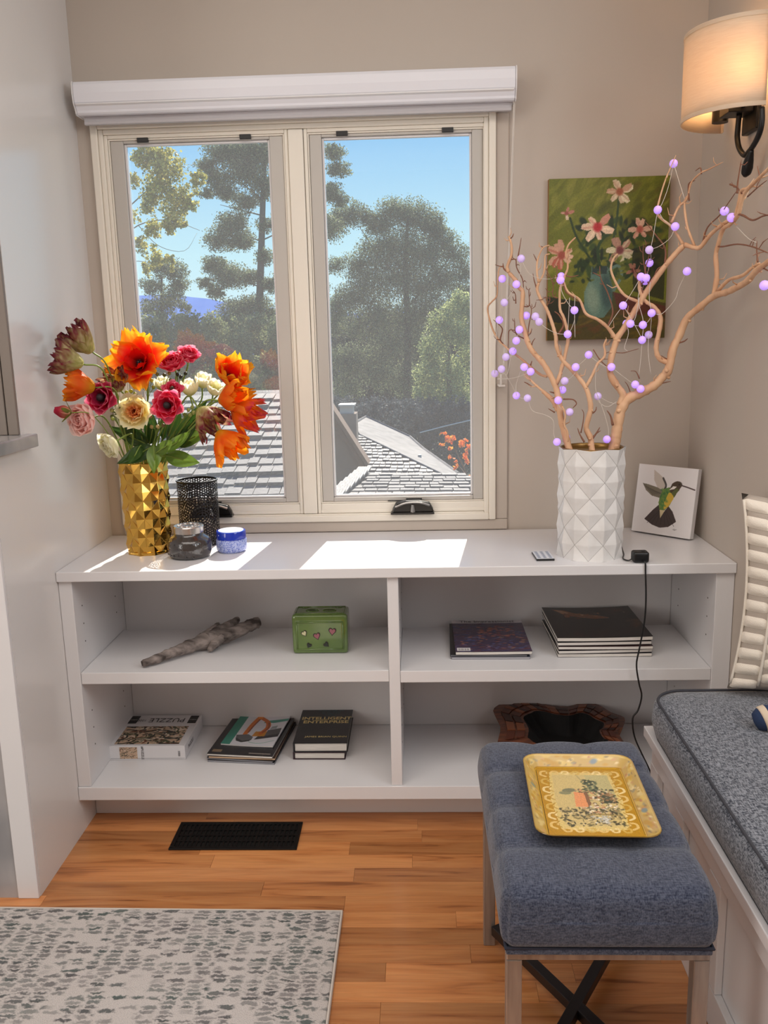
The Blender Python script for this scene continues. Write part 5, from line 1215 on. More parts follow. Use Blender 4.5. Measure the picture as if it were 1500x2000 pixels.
# ---------------------------------------------------------------- string of lilac light balls
sl = thing('light_string', VC + V((0, 0, VH)), 'string of lilac glowing ball lights wound through the bare branches', 'lights')
m_bead = mat('lilac_globe', s(206, 178, 250), .5, emit=(s(176, 130, 255), .62)); m_bead2 = mat('lilac_globe_dim', s(216, 196, 240), .5, emit=(s(190, 150, 240), .22))
m_wire = mat('clear_wire', s(206, 196, 184), .3)
beads = [(1023, 102), (943, 336), (1031, 420), (1280, 342), (1316, 375), (253, 582), (158, 684), (229, 712), (168, 804), (279, 870), (325, 874), (344, 902), (143, 892), (244, 941), (228, 997), (211, 1050), (176, 1079), (154, 1140), (120, 1163), (268, 1130), (301, 1153), (229, 1274), (285, 1287), (473, 1200), (462, 1245), (440, 1298), (498, 1357), (482, 1487), (434, 1508), (686, 1495), (640, 1277), (829, 1218), (856, 1240), (870, 1255), (709, 1130), (528, 1130), (594, 1068), (488, 964), (522, 843), (455, 672), (452, 690), (900, 538), (901, 604), (858, 674), (884, 680), (880, 695), (768, 819), (912, 857), (785, 910), (805, 911), (868, 917), (897, 967), (864, 993), (1091, 646), (1482, 717)]
dim = {(253, 582), (168, 804), (325, 874), (344, 902), (176, 1079), (154, 1140), (120, 1163), (285, 1287), (473, 1200), (482, 1487), (900, 538), (897, 967), (640, 1277), (498, 1357)}
BP = [b2(x_, y_, -.016 if i % 3 else .012) for i, (x_, y_) in enumerate(beads)]
bm_ = MB(); bm_.lathe([(.0001, -.0100), (.0049, -.0088), (.0086, -.0051), (.0100, 0), (.0086, .0051), (.0049, .0088), (.0001, .0100)], (0, 0, 0), 14)
pro = {}
for p_, k in zip(BP, beads):
    key = k in dim
    if key not in pro:
        o = bm_.build('globe', m_bead2 if key else m_bead, sl, local=True, smooth=True); pro[key] = o
    else:
        o = pro[key].copy(); COL.link(o)
    o.location = p_ - WL[sl.name]
# wire: a tour through the globes, hanging slack between them
left = list(range(len(BP))); cur = 28; order = [cur]; left.remove(cur)
while left:
    nx = min(left, key=lambda j: (BP[j] - BP[cur]).length); left.remove(nx); order.append(nx); cur = nx
run = []
for a, b in zip(order[:-1], order[1:]):
    p0, p1 = BP[a], BP[b]; d = (p1 - p0).length
    if d > .13:
        if len(run) > 1: mb = MB(); mb.tube(run, .0007, 5); mb.build('wire', m_wire, sl, smooth=True)
        run = []; continue
    sagv = V((qb.uniform(-.15, .15) * d, -.1 * d + .004, -.20 * d * qb.uniform(.2, 1.2)))
    run += crom([p0, p0.lerp(p1, .3) + sagv * .8, p0.lerp(p1, .7) + sagv, p1], 4)
if len(run) > 1: mb = MB(); mb.tube(run, .0007, 5); mb.build('wire', m_wire, sl, smooth=True)
for Lp in ([(1023, 102), (1050, 190), (1078, 280)], [(943, 336), (930, 410), (920, 470), (905, 540)], [(1091, 646), (1050, 730), (1030, 790), (965, 860), (920, 860)], [(864, 993), (858, 1080), (848, 1170)], [(897, 967), (895, 1060), (908, 1165)], [(522, 843), (525, 980)], [(522, 843), (525, 770)], [(488, 964), (498, 780)], [(785, 910), (795, 960), (775, 1030), (790, 1050)], [(768, 819), (730, 870), (695, 925)], [(285, 1287), (310, 1350), (370, 1370), (415, 1400), (418, 1470), (434, 1508)], [(120, 1163), (125, 1000), (135, 900)], [(154, 1140), (180, 1170), (195, 1110), (205, 1050)], [(229, 1274), (228, 1220), (250, 1150)], [(864, 993), (870, 900), (845, 800), (850, 740)], [(912, 857), (900, 780), (905, 700)], [(805, 911), (830, 880), (850, 780)], [(640, 1277), (650, 1310), (690, 1330), (735, 1305)], [(640, 1277), (628, 1230), (632, 1120)], [(1340, 420), (1400, 480), (1440, 500)]):
    mb = MB(); mb.tube(crom([b2(x_, y_, -.012) for x_, y_ in Lp], 5), .0008, 5); mb.build('wire', m_wire, sl, smooth=True)

# ---------------------------------------------------------------- the bouquet
m_petal = mat('petal', attr=True, rough=.55, transl=.62, bump=(120, .15)); m_leaf = mat('leaf', attr=True, rough=.35, transl=.25)
m_stem = mat('flower_stem', s(128, 150, 66), .5, transl=.2)
FS = 1.26
def mixc(a, b, t): t = min(1, max(0, t)); return tuple(x_ + (y_ - x_) * t for x_, y_ in zip(a, b))
def petal(L_, W_, a0, a1, cup=.5, ruffle=0.0, jag=0.0, seed=0, cf=None, r0=.003, shape=.8, nu=8, nv=9):
    """mesh in the flower frame (axis +Z, petal toward +X); a0/a1 angles from the axis at base and tip"""
    L_ *= FS; W_ *= FS; r0 *= FS; ruffle *= FS
    q = random.Random(seed); ph = q.uniform(0, 6.28); prof = []; r, z = r0, 0.0
    for j in range(nv + 1):
        t_ = j / nv; th = a0 + (a1 - a0) * t_ ** 1.1; prof.append((r, z, th)); r += math.sin(th) * L_ / nv; z += math.cos(th) * L_ / nv
    jg = [q.uniform(-jag, jag) for _ in range(nu + 1)]
    def f(u, v):
        j = min(nv, int(round(v * nv))); i = int(round(u * nu)); r_, z_, th = prof[j]; w = W_ * (math.sin(PI * min(1, .08 + .80 * v) ** shape) ** .75) / 2
        x_ = 2 * u - 1; y_ = w * math.sin(x_ * (cup * 1.3 + .2)) / math.sin(cup * 1.3 + .2) if cup > 0 else w * x_
        lift = cup * w * (x_ * x_) * .9                      # edges come toward the axis
        nx, nz = math.cos(th), -math.sin(th)                 # outward normal
        rf = ruffle * v ** 1.5 * (math.sin(x_ * 6 + ph) + .6 * math.sin(x_ * 11 + 2 * ph) + .5 * math.sin(9 * v + 3 * x_)) * (.4 + .6 * abs(x_))
        ext = jg[i] * v ** 3 * L_
        rr_ = r_ - lift * nx + rf * nx + ext * math.sin(th); zz_ = z_ - lift * nz + rf * nz + ext * math.cos(th)
        return (rr_, y_ * (1 + jag * .6 * math.sin(5 * v * PI + ph) * v), zz_)
    mb = MB(); mb.grid(f, nu, nv, (lambda u, v: cf(2 * u - 1, v, q)) if cf else None); return mb
def flower(name, px, py, yd, dirv, label, petals, stem_from, group=None, stem_w=.0022, extra=None, col=None):
    """petals: list of (mesh MB, count, phase, tilt offset); placed round the axis"""
    c_ = at(px, py, 1, yd); d = V(dirv).normalized(); rot = d.to_track_quat('Z', 'Y')
    r_ = thing(name, c_, label, 'flower', group, rot); rm = Matrix.Translation(c_) @ rot.to_matrix().to_4x4(); inv = rm.inverted()
    for mb, cnt, phase, zoff in petals:
        o = mb.build('petal', m_petal, r_, local=True, smooth=True)
        for k in range(cnt):
            if k: o = o.copy(); COL.link(o)
            o.matrix_local = Matrix.Translation((0, 0, zoff)) @ Matrix.Rotation(phase + 2 * PI * k / cnt, 4, 'Z') @ Matrix.Rotation(qb.uniform(-.1, .1), 4, 'Y')
    p0 = V(stem_from); back = c_ - d * .05
    P = crom([p0, p0.lerp(back, .5) + V((0, 0, .02)), back, c_ + d * .002], 6)
    mb = MB(); mb.tube([inv @ V(p) for p in P], stem_w, 7); mb.build('stem', m_stem, r_, local=True, smooth=True)
    if extra: extra(r_)
    return r_
mouth = lambda a, r=.03: V((GC.x + r * math.cos(a), GC.y + r * math.sin(a), GC.z + GH - .05))
OR1, OR2, YE, RE = s(242, 110, 10), s(252, 150, 20), s(252, 200, 50), s(226, 30, 16)
CRm, GRN, BUR, PUR = s(240, 234, 178), s(186, 194, 88), s(150, 44, 62), s(92, 42, 54)
def cf_orange(u, v, q): return mixc(mixc(s(236, 190, 40), OR1, v * 1.8), mixc(OR2, YE, q.random() * .7), max(0, v - .55) * 2 * q.uniform(.4, 1)) 
def cf_red(u, v, q):
    t_ = max(0, v - .55) * 2.2 + max(0, abs(u) - .55) * 1.1; return mixc(mixc(s(60, 8, 8), RE, v * 3.5), mixc(OR2, YE, q.random()), t_)
def cf_dark(u, v, q):
    t_ = max(0, v - .22) * 1.5 + .6 * (abs(u) > .62) * v; c_ = mixc(mixc(CRm, GRN, q.random() * .8), BUR, t_ * q.uniform(.35, 1.35)); return mixc(c_, PUR, max(0, v - .75) * 2.4)
def cf_pinktip(u, v, q): return mixc(mixc(s(240, 180, 40), OR1, v * 1.6), s(206, 40, 90), max(0, v - .68) * 3 * q.uniform(.3, 1.2))
def tulip_set(L_, W_, opn, cf, seed, ruf=.006, jag=.09):
    return [(petal(L_, W_, .75 + opn * .3, -.15 + opn, .55, ruf, jag, seed, cf, nu=10, nv=12), 3, .2, 0), (petal(L_ * .96, W_ * .95, .8 + opn * .3, -.25 + opn, .6, ruf, jag, seed + 1, cf, nu=10, nv=12), 3, .2 + PI / 3, .001), (petal(L_ * .82, W_ * .8, .6, -.3 + opn * .8, .6, ruf, jag, seed + 2, cf, nu=10, nv=12), 3, .7, .002)]
def stamens(col):
    def ex(r_):
        mb = MB()
        for k in range(6): a_ = k * PI / 3; mb.tube([(0, 0, .004), (.006 * math.cos(a_), .006 * math.sin(a_), .02)], [.0012, .0022], 5)
        mb.tube([(0, 0, .002), (0, 0, .022)], .003, 6); mb.build('stamens', mat('stamen_dark', s(*col), .6), r_, local=True)
    return ex
# dark parrot tulips
flower('parrot_tulip', 181, 688, -.31, (-.42, -.15, .50), 'tall burgundy and cream parrot tulip topmost at the upper left of the bouquet', tulip_set(.072, .040, .12, cf_dark, 101), mouth(2.6))
flower('parrot_tulip', 163, 712, -.38, (-.75, -.25, .30), 'burgundy and cream parrot tulip just below the topmost one at the left', tulip_set(.068, .038, .25, cf_dark, 111), mouth(3.0))
flower('parrot_tulip', 235, 762, -.27, (-.1, -.65, .6), 'yellow-green parrot tulip streaked burgundy in the middle of the bouquet', tulip_set(.052, .036, .35, cf_dark, 121), mouth(3.4))
flower('parrot_tulip', 388, 798, -.30, (.62, -.35, -.55), 'burgundy and green parrot tulip drooping over the dark lantern', tulip_set(.074, .040, .28, cf_dark, 131), mouth(.2))
# orange tulips
flower('parrot_tulip', 186, 757, -.36, (-.85, -.25, .18), 'plain orange parrot tulip pointing left above the pink rose', tulip_set(.066, .042, .25, cf_orange, 141), mouth(3.2))
flower('parrot_tulip', 276, 712, -.235, (-.05, -.86, .34), 'wide open red and orange parrot tulip facing the room at the top of the bouquet', [(petal(.075, .062, 1.15, 1.05, .35, .006, .10, 150, cf_red, nu=12, nv=12), 4, .3, 0), (petal(.066, .056, .95, .75, .4, .006, .10, 151, cf_red, nu=12, nv=12), 4, .3 + PI / 4, .002), (petal(.040, .040, .7, .2, .5, .003, .06, 152, lambda u, v, q: mixc(s(70, 8, 8), RE, v * 2.5), nu=10), 4, .1, .003)], mouth(1.6), extra=stamens((34, 18, 24)))
flower('parrot_tulip', 445, 742, -.26, (.35, -.55, .42), 'orange and red parrot tulip with yellow frills at the upper right of the bouquet', tulip_set(.060, .050, .62, cf_red, 161, .005, .1), mouth(.6), extra=stamens((60, 20, 20)))
flower('parrot_tulip', 428, 782, -.30, (.88, -.30, .12), 'orange parrot tulip pointing right under the frilled red one', tulip_set(.074, .044, .35, cf_orange, 171, .005, .1), mouth(.4))
flower('parrot_tulip', 452, 798, -.28, (.72, -.2, -.28), 'orange parrot tulip with magenta petal tips at the far right', tulip_set(.076, .040, .38, cf_pinktip, 181, .004, .1), mouth(.3))
flower('parrot_tulip', 426, 842, -.33, (.55, -.25, -.62), 'lowest orange parrot tulip hanging at the right of the bouquet', tulip_set(.072, .042, .35, cf_orange, 191, .005, .1), mouth(.1))
# ranunculus
def ran(R_, cols, seed, layers=6, opn=1.0, eye=None):
    S = []
    for k in range(2 if opn > 1.1 else 0, layers):
        f = (k + 1) / layers; c0 = mixc(cols[0], cols[1], f)
        cf = lambda u, v, q, c0=c0, f=f: mixc(mixc(c0, cols[0], .35 * (1 - v)), cols[2], max(0, v - .80) * 3.5 * f)
        S.append((petal(R_ * (.75 + .55 * f), R_ * (.75 + .45 * f), 1.0 * f * opn + .40, -.75 + 1.15 * f * opn, .75, .0006 + .0008 * f, .03, seed + k, cf, r0=.002 + R_ * .10 * f, nu=6, nv=8), 5, k * .7, .004 * (1 - f)))
    return S
def eyed(col, r_):
    def ex(rt):
        mb = MB(); mb.lathe([(.0001, .027 + r_ * .3), (r_ * .7, .026 + r_ * .2), (r_ * 1.2, .022), (r_ * 1.1, .010)], (0, 0, 0), 12); mb.build('eye', mat('flower_eye', s(*col), .7), rt, local=True, smooth=True)
    return ex
PKc = (s(224, 34, 82), s(244, 88, 126), s(252, 196, 206)); DKc = (s(190, 24, 74), s(226, 70, 118), s(248, 190, 202))
flower('ranunculus', 337, 716, -.22, (.05, -.6, .6), 'hot pink ranunculus right of the big red tulip', ran(.026, PKc, 201), mouth(1.2), eye if False else None)
flower('ranunculus', 367, 700, -.19, (.25, -.5, .6), 'pink ranunculus rising behind at the top right against the window', ran(.023, PKc, 211), mouth(1.0))
flower('ranunculus', 203, 778, -.34, (-.15, -.9, .15), 'dark pink ranunculus with a black eye above the pale rose', ran(.029, DKc, 221, opn=1.15), mouth(3.6), extra=eyed((26, 12, 20), .0085))
flower('ranunculus', 330, 793, -.33, (.0, -.92, .15), 'pink ranunculus with a black eye at the centre right of the bouquet', ran(.029, PKc, 231, opn=1.15), mouth(4.9), extra=eyed((24, 14, 16), .008))
flower('ranunculus', 338, 766, -.30, (.15, -.8, .5), 'small pink ranunculus peeking above the black-eyed pink one', ran(.019, PKc, 236, 5, 1.1), mouth(4.6), extra=eyed((60, 40, 20), .005))
# rose and bud
RSc = (s(236, 140, 134), s(250, 214, 206), s(254, 232, 226))
def rose(R_, cols, seed, n=9):
    S = []
    for k in range(n):
        f = (k + 1) / n; c0 = mixc(cols[0], cols[1], f ** .8)
        S.append((petal(R_ * (.85 + .35 * f), R_ * (.55 + .95 * f), .25 + .95 * f, -.55 + 1.05 * f, .8, .001, .02, seed + k, lambda u, v, q, c0=c0: mixc(c0, cols[2], v * .7), r0=.001 + R_ * .12 * f, shape=.7, nu=7, nv=8), 3 if k < 4 else 4, k * 1.1, .005 * (1 - f)))
    return S
flower('rose', 176, 818, -.37, (-.35, -.85, .0), 'pale pink garden rose full of petals at the lower left', rose(.037, RSc, 241), mouth(3.5))
flower('rosebud', 139, 806, -.42, (-.8, -.15, .12), 'small pink rosebud left of the pale pink rose', [(petal(.034, .026, .55, -.5, .9, .0, .02, 251, lambda u, v, q: mixc(s(240, 200, 160), s(206, 50, 84), v * 1.4)), 4, 0, 0), (petal(.024, .009, .9, .9, .4, 0, .05, 252, lambda u, v, q: s(120, 128, 52)), 4, .4, -.001)], mouth(3.3), stem_w=.0013)
# cream peony and white blooms
CPc = (s(232, 150, 92), s(240, 222, 160), s(248, 240, 206))
flower('peony', 268, 806, -.315, (-.0, -.92, .2), 'ruffled cream and peach peony in the front centre of the bouquet', [(petal(.046, .046, 1.15, .55, .45, .003, .05, 260, lambda u, v, q: mixc(s(234, 214, 130), s(246, 238, 204), v)), 6, 0, 0), (petal(.036, .036, .85, .3, .5, .003, .06, 261, lambda u, v, q: mixc(s(236, 196, 120), s(244, 228, 180), v)), 6, .5, .002), (petal(.026, .022, .55, .2, .5, .003, .09, 262, lambda u, v, q: mixc(s(226, 130, 70), s(240, 184, 120), v)), 7, .2, .006), (petal(.020, .014, .35, .1, .4, .002, .09, 263, lambda u, v, q: mixc(s(214, 110, 60), s(240, 170, 110), v)), 6, .8, .008)], mouth(4.4))
WHc = lambda u, v, q: mixc(s(206, 206, 110), s(244, 240, 214), v * 1.6)
def bud(L_, W_, seed, opn=-.45): return [(petal(L_, W_, .95, opn, .75, .001, .03, seed, WHc), 4, 0, 0), (petal(L_ * .95, W_ * .9, .8, opn - .1, .8, .001, .03, seed + 1, WHc), 4, PI / 4, .001)]
flower('white_tulip', 371, 773, -.24, (.05, -.3, .85), 'pale yellow-white tulip bud in front of the other white tulips', bud(.040, .026, 271), mouth(.9))
flower('white_tulip', 395, 757, -.20, (.25, -.3, .8), 'white tulip behind the pale bud', bud(.036, .028, 273, -.2), mouth(.8))
flower('white_tulip', 416, 770, -.22, (.35, -.45, .65), 'white tulip beside the frilled red and orange tulip', bud(.036, .028, 275, -.15), mouth(.7))
flower('white_tulip', 318, 762, -.19, (.05, -.3, .85), 'white flower half hidden behind the pink ranunculus', bud(.032, .026, 277, -.1), mouth(1.4))
flower('white_rose', 226, 862, -.345, (-.55, -.6, -.25), 'greenish white rose hanging low at the left of the vase neck', rose(.030, (s(214, 210, 150), s(236, 232, 196), s(246, 244, 226)), 281, 6), mouth(3.7))
# leaves and filler sprigs
def leaf(px, py, yd, tipx, tipy, ytip, wid, c1, c2, label, fold=.25, seed=0):
    a, b = at(px, py, 1, yd), at(tipx, tipy, 1, ytip); d = b - a; L_ = d.length; t_ = d.normalized(); sd = t_.cross(V((0, -1, .25))).normalized(); nn = sd.cross(t_).normalized()
    r_ = thing('leaf_sprig', a, label, 'leaf', 'green leaves of the bouquet'); q = random.Random(seed)
    def f(u, v):
        x_ = 2 * u - 1; w = wid * math.sin(PI * v ** .75) ** .9 * (1 - .15 * v); return a + t_ * (L_ * v) + sd * (w * x_) + nn * (fold * w * abs(x_) - .18 * L_ * math.sin(PI * v * .9) * .6 + .02 * L_ * math.sin(x_ * 5 + v * 8))
    mb = MB(); mb.grid(f, 8, 12, lambda u, v: mixc(c1, c2, .35 + .4 * q.random() * v + .35 * (abs(2 * u - 1) < .12))); mb.build('blade', m_leaf, r_, smooth=True)
    m0 = V((GC.x + (a.x - GC.x) * .4, GC.y + (a.y - GC.y) * .4, GC.z + GH - .03)); mb = MB(); mb.tube(crom([m0, m0.lerp(a, .6) + V((0, 0, .006)), a, a + t_ * L_ * .5 + nn * (-.10 * L_)], 4), [.0016] * 13, 6); mb.build('leaf_stalk', m_stem, r_, smooth=True)
G1, G2, G3, G4 = s(30, 58, 26), s(70, 104, 40), s(60, 100, 30), s(132, 160, 60)
LV = [(300, 872, -.29, 228, 905, -.33, .024, G1, G2, 'dark green leaf spreading left over the gold vase rim'), (300, 868, -.30, 300, 925, -.34, .021, G3, G4, 'green leaf hanging down over the gold vase front'), (322, 890, -.27, 390, 904, -.28, .024, G3, G4, 'bright leaf pointing right beside the gold vase rim'), (262, 868, -.26, 240, 815, -.27, .020, G1, G2, 'dark leaf below the cream peony'), (292, 868, -.24, 300, 812, -.25, .020, G1, G2, 'dark leaf behind the peony stem'), (332, 868, -.25, 352, 806, -.24, .022, G1, G2, 'dark green leaf under the black-eyed pink ranunculus'), (340, 876, -.26, 388, 812, -.25, .018, G1, G3, 'leaf reaching up towards the drooping tulip'), (318, 882, -.30, 372, 842, -.31, .017, G3, G4, 'light leaf crossing the dark ones at the right'), (305, 885, -.31, 335, 860, -.36, .018, G1, G4, 'green leaf in the front centre below the flowers'), (282, 872, -.25, 268, 838, -.30, .018, G1, G2, 'small dark leaf in the shade left of centre'), (275, 870, -.30, 250, 905, -.36, .016, G1, G2, 'narrow dark leaf over the left of the vase rim'), (345, 860, -.22, 385, 842, -.20, .02, G1, G2, 'broad dark leaf at the back right'), (300, 868, -.23, 276, 772, -.22, .021, G1, G3, 'tall green leaf standing behind the cream peony'), (332, 862, -.22, 404, 782, -.20, .022, G1, G3, 'green leaf behind the white tulips'), (288, 870, -.27, 212, 832, -.27, .020, G1, G2, 'dark leaf behind the hanging white rose'), (318, 860, -.21, 338, 742, -.20, .020, G1, G3, 'upright green leaf behind the pink ranunculus'), (345, 872, -.24, 412, 832, -.24, .020, G1, G4, 'green leaf behind the drooping burgundy tulip'), (270, 860, -.25, 232, 782, -.25, .018, G1, G3, 'green leaf behind the dark pink ranunculus')]
for i, a in enumerate(LV): leaf(*a, seed=i)
def sprig(px, py, yd, n, label, seed, cols=((120, 124, 56), (86, 92, 44), (150, 150, 80))):
    c_ = at(px, py, 1, yd); r_ = thing('filler_sprig', c_, label, 'sprig', 'small green filler sprigs'); q = random.Random(seed); m0 = mouth(q.uniform(0, 6.28), .02)
    mb = MB(); tips = []
    for k in range(n):
        tp_ = c_ + V((q.uniform(-.02, .02), q.uniform(-.012, .012), q.uniform(-.016, .02))); tips.append(tp_); mb.tube(crom([m0, m0.lerp(c_, .8), tp_], 4), .0008, 5)
    mb.build('stalks', m_stem, r_, smooth=True)
    for tp_ in tips:
        c3 = s(*q.choice(cols)); mb = MB(); mb.col = c3
        mb.lathe([(.0001, -.006), (.004, -.003), (.0055, .001), (.0035, .005), (.0001, .0065)], (0, 0, 0), 8); moved(mb, Matrix.Translation(tp_) @ Matrix.Rotation(q.uniform(-1, 1), 4, 'X') @ Matrix.Rotation(q.uniform(-1, 1), 4, 'Y')); mb.build('seed_pod', m_leaf, r_, smooth=True)
sprig(322, 738, -.24, 5, 'dark green seed sprig below the hot pink ranunculus', 1); sprig(352, 736, -.20, 5, 'olive seed sprig right of the hot pink ranunculus', 2, ((90, 84, 50), (60, 60, 36)))
sprig(218, 806, -.34, 6, 'green seed sprig between the dark pink ranunculus and the rose', 3, ((150, 160, 70), (110, 124, 56), (190, 194, 120))); sprig(308, 826, -.33, 6, 'olive seed sprig below the peony and the pink ranunculus', 4, ((150, 130, 70), (110, 100, 50), (180, 156, 100)))
sprig(290, 752, -.26, 6, 'yellow-green seed sprig just under the wide open red tulip', 6, ((196, 196, 70), (150, 160, 60), (120, 130, 50))); sprig(370, 800, -.28, 6, 'pale green seed sprig between the pink ranunculus and the drooping tulip', 7, ((170, 180, 100), (130, 146, 70)))
sprig(255, 770, -.29, 5, 'yellow-green seed sprig above the cream peony', 5, ((190, 190, 60), (150, 160, 50)))
# ---------------------------------------------------------------- outside: roofs, trees, hill
m_shake = mat('cedar_shake', s(112, 109, 107), .65, noise=(3, s(76, 74, 73), .95, (1, 4, 1)), bump=(14, .5, (4, 1, 1), .01))
m_shake2 = mat('weathered_shake', s(122, 118, 114), .8, noise=(5, s(92, 89, 86), .9))
m_deck = mat('roof_deck', s(70, 68, 66), .9)
m_stucco = mat('brown_stucco', s(128, 112, 98), .9, noise=(3, s(100, 88, 78), .6))
m_rake = mat('rake_board', s(112, 84, 62), .7)
m_metal = mat('pale_metal', s(176, 172, 166), .5)

def plane_frame(o, ex, ey):
    ex = V(ex).normalized(); ey = V(ey); ey = (ey - ex * ey.dot(ex)).normalized(); ez = ex.cross(ey); return Matrix((ex, ey, ez)).transposed().to_4x4(), V(o)

def shake_rows(parent, o, ex, ey, rows, exposure, x0, x1, wmin, wmax, m, seed, keep=lambda c: True, thick=.028, name='shake', joined=False):
    """courses of individually split shakes on the plane through o; ex along the eave, ey up the slope"""
    R_, O = plane_frame(o, ex, ey); q = random.Random(seed); protos = []
    for k in range(5):
        mb = MB(); mb.add([(-.5, -.02 * k / 5, 0), (.5, .02 * k / 5, 0), (.5, 1.15, 0), (-.5, 1.15, 0), (-.5, -.02 * k / 5, 1), (.5, .02 * k / 5, 1), (.5, 1.15, .25), (-.5, 1.15, .25)], [(0, 3, 2, 1), (4, 5, 6, 7), (0, 1, 5, 4), (1, 2, 6, 5), (3, 0, 4, 7), (2, 3, 7, 6)]); protos.append(mb)
    first = {}; J = MB(); n = 0
    for r in range(rows):
        x_ = x0 - q.random() * wmax
        while x_ < x1:
            w_ = q.uniform(wmin, wmax); c_ = O + R_.to_3x3() @ V((x_ + w_ / 2, (r + .5) * exposure, 0))
            if keep(c_):
                k = q.randrange(5); th = thick * q.uniform(.7, 1.3); dy = q.uniform(-.02, .02) * exposure
                M_ = Matrix.Translation(O) @ R_ @ Matrix.Translation((x_ + w_ / 2, r * exposure + dy, .002)) @ Matrix.Rotation(q.uniform(-.02, .02), 4, 'Z') @ Matrix.Diagonal((w_ - .008, exposure, th, 1))
                if joined: J.add([M_ @ V(p) for p in protos[k].v], protos[k].f)
                else:
                    if k not in first: ob = protos[k].build(name, m, None, local=True); first[k] = ob
                    else: ob = first[k].copy(); COL.link(ob)
                    ob.parent = parent; ob.matrix_parent_inverse = Matrix.Translation(-WL[parent.name]) ; ob.matrix_basis = M_; n += 1
            x_ += w_
    if joined: o_ = J.build(name + 's', m, parent); o_['kind'] = 'stuff'
    return n

# big shake roof seen through the left window
ha = thing('neighbour_house', (-1.0, 6.7, -4), 'neighbouring roof of weathered wooden shakes right below the left window', 'house')
a0, a1 = V((-2.6, 5.2, -.195)), V((-2.6, 8.0, .672)); slope = (a1 - a0)
mb = MB(); mb.prism([(-2.7, 5.15, -.24), (-.24, 5.15, -.24), (-.24, 8.0, .645), (-2.7, 8.0, .645)], (0, 0, -.12)); mb.build('roof_deck', m_deck, ha)
mb = MB(); mb.prism([(-2.6, 5.6, -4), (-.4, 5.6, -4), (-.4, 8.3, -4), (-2.6, 8.3, -4)], (0, 0, 3.7)); mb.build('wall', m_stucco, ha)
mb = MB(); mb.prism([(-2.7, 8.0, .645), (-.24, 8.0, .645), (-.24, 8.55, .475), (-2.7, 8.55, .475)], (0, 0, -.12)); mb.build('far_slope', m_shake2, ha)
shake_rows(ha, a0 + V((0, 0, .005)), (1, 0, 0), slope, 13, slope.length / 13.2, 0.0, 2.30, .10, .17, m_shake, 3, thick=.045)
mb = MB(); mb.prism([(-2.7, 7.9, .655), (-.24, 7.9, .655), (-.24, 8.02, .70), (-2.7, 8.02, .70)], (0, .06, .02)); mb.build('ridge_cap', m_shake, ha)

# gable end and hip roof seen through the right window
hb_ = thing('neighbour_house', (.5, 9.5, -4), 'neighbouring house with shaded gable, hipped shake roof and chimney in the right window', 'house')
YG = 8.7
def gp(px, py): return at(px, py, 1, YG)
pk, le, ri = gp(600, 742), gp(560, 800), gp(712, 912)
mb = MB(); mb.prism([gp(600, 742), gp(712, 914), gp(712, 1080), gp(560, 1080), gp(560, 800)], (0, .3, 0)); mb.build('gable_wall', m_stucco, hb_)
a, b = gp(603, 736), gp(717, 912); d = (b - a).normalized(); n_ = V((d.z, 0, -d.x)); n_ = n_ if n_.z < 0 else -n_
mb = MB(); mb.prism([a + V((0, -.12, 0)), b + V((0, -.12, 0)), b + n_ * .05 + V((0, -.12, 0)), a + n_ * .05 + V((0, -.12, 0))], (0, .1, 0)); mb.build('rake_board', m_rake, hb_)
mb = MB(); mb.prism([a + V((0, -.16, .02)), b + V((0, -.16, .02)), b + V((.01, .16, .02)), a + V((.01, .16, .02))], (.03, 0, .04)); mb.build('gable_roof', m_rake, hb_)
# hip: near slope with fine courses, far slope plain
c0, c1, c2, c3 = at(690, 932, 1, 9.4), at(872, 934, 1, 9.4), at(705, 853, 1, 12.2), at(690, 845, 1, 12.4)
mb = MB(); mb.prism([c0, c1, c2, c3], (0, .02, -.1)); mb.build('roof_deck', m_deck, hb_)
exv = (c1 - c0).normalized(); eyv = (c2 - c0); eyv = (eyv - exv * eyv.dot(exv)); rows = 13
hipd = (c2 - c1)
def left_of_hip(c_):
    t_ = (c_.y - c1.y) / hipd.y; hx = c1.x + hipd.x * t_; return c_.x < hx - .03
shake_rows(hb_, c0 + V((0, -.01, .015)), exv, eyv, rows, eyv.length / rows, -.1, 1.4, .07, .11, m_shake, 5, keep=left_of_hip, thick=.03, joined=True, name='shake')
d0, d1, d2, d3 = at(690, 828, 1, 13.2), at(714, 814, 1, 14.2), at(826, 876, 1, 13.0), at(895, 925, 1, 10.6)
mb = MB(); mb.prism([c1 + V((.02, 0, .02)), c2 + V((0, 0, .02)), d0, d1, at(800, 853, 1, 13.8), d2, d3], (0, .05, -.1)); mb.build('side_slope', m_shake2, hb_)
mb = MB(); mb.tube([c1 + V((0, -.02, .03)), c2 + V((0, -.02, .03))], .022, 6); mb.build('hip_cap', m_shake2, hb_)
mb = MB(); mb.tube([d0, d1, at(800, 853, 1, 13.8), d2, d3], .03, 6); mb.build('ridge_cap', m_shake2, hb_)
mb = MB(); p_ = at(820, 905, 1, 11.2); mb.tube([p_, p_ + V((0, 0, .14))], .03, 10); mb.build('vent_pipe', m_metal, hb_)
ch0, ch1 = at(662, 850, 1, 11.5), at(697, 806, 1, 11.5); mb = MB(); mb.box((ch0.x, 11.3, ch0.z - .6), (ch1.x, 11.7, ch1.z)); mb.build('chimney', m_stucco, hb_)
mb = MB(); mb.box((ch0.x + .04, 11.35, ch1.z), (ch1.x - .05, 11.65, ch1.z + .12)); mb.box((ch0.x + .02, 11.3, ch1.z + .12), (ch1.x - .02, 11.7, ch1.z + .145)); mb.build('chimney_cap', m_metal, hb_)
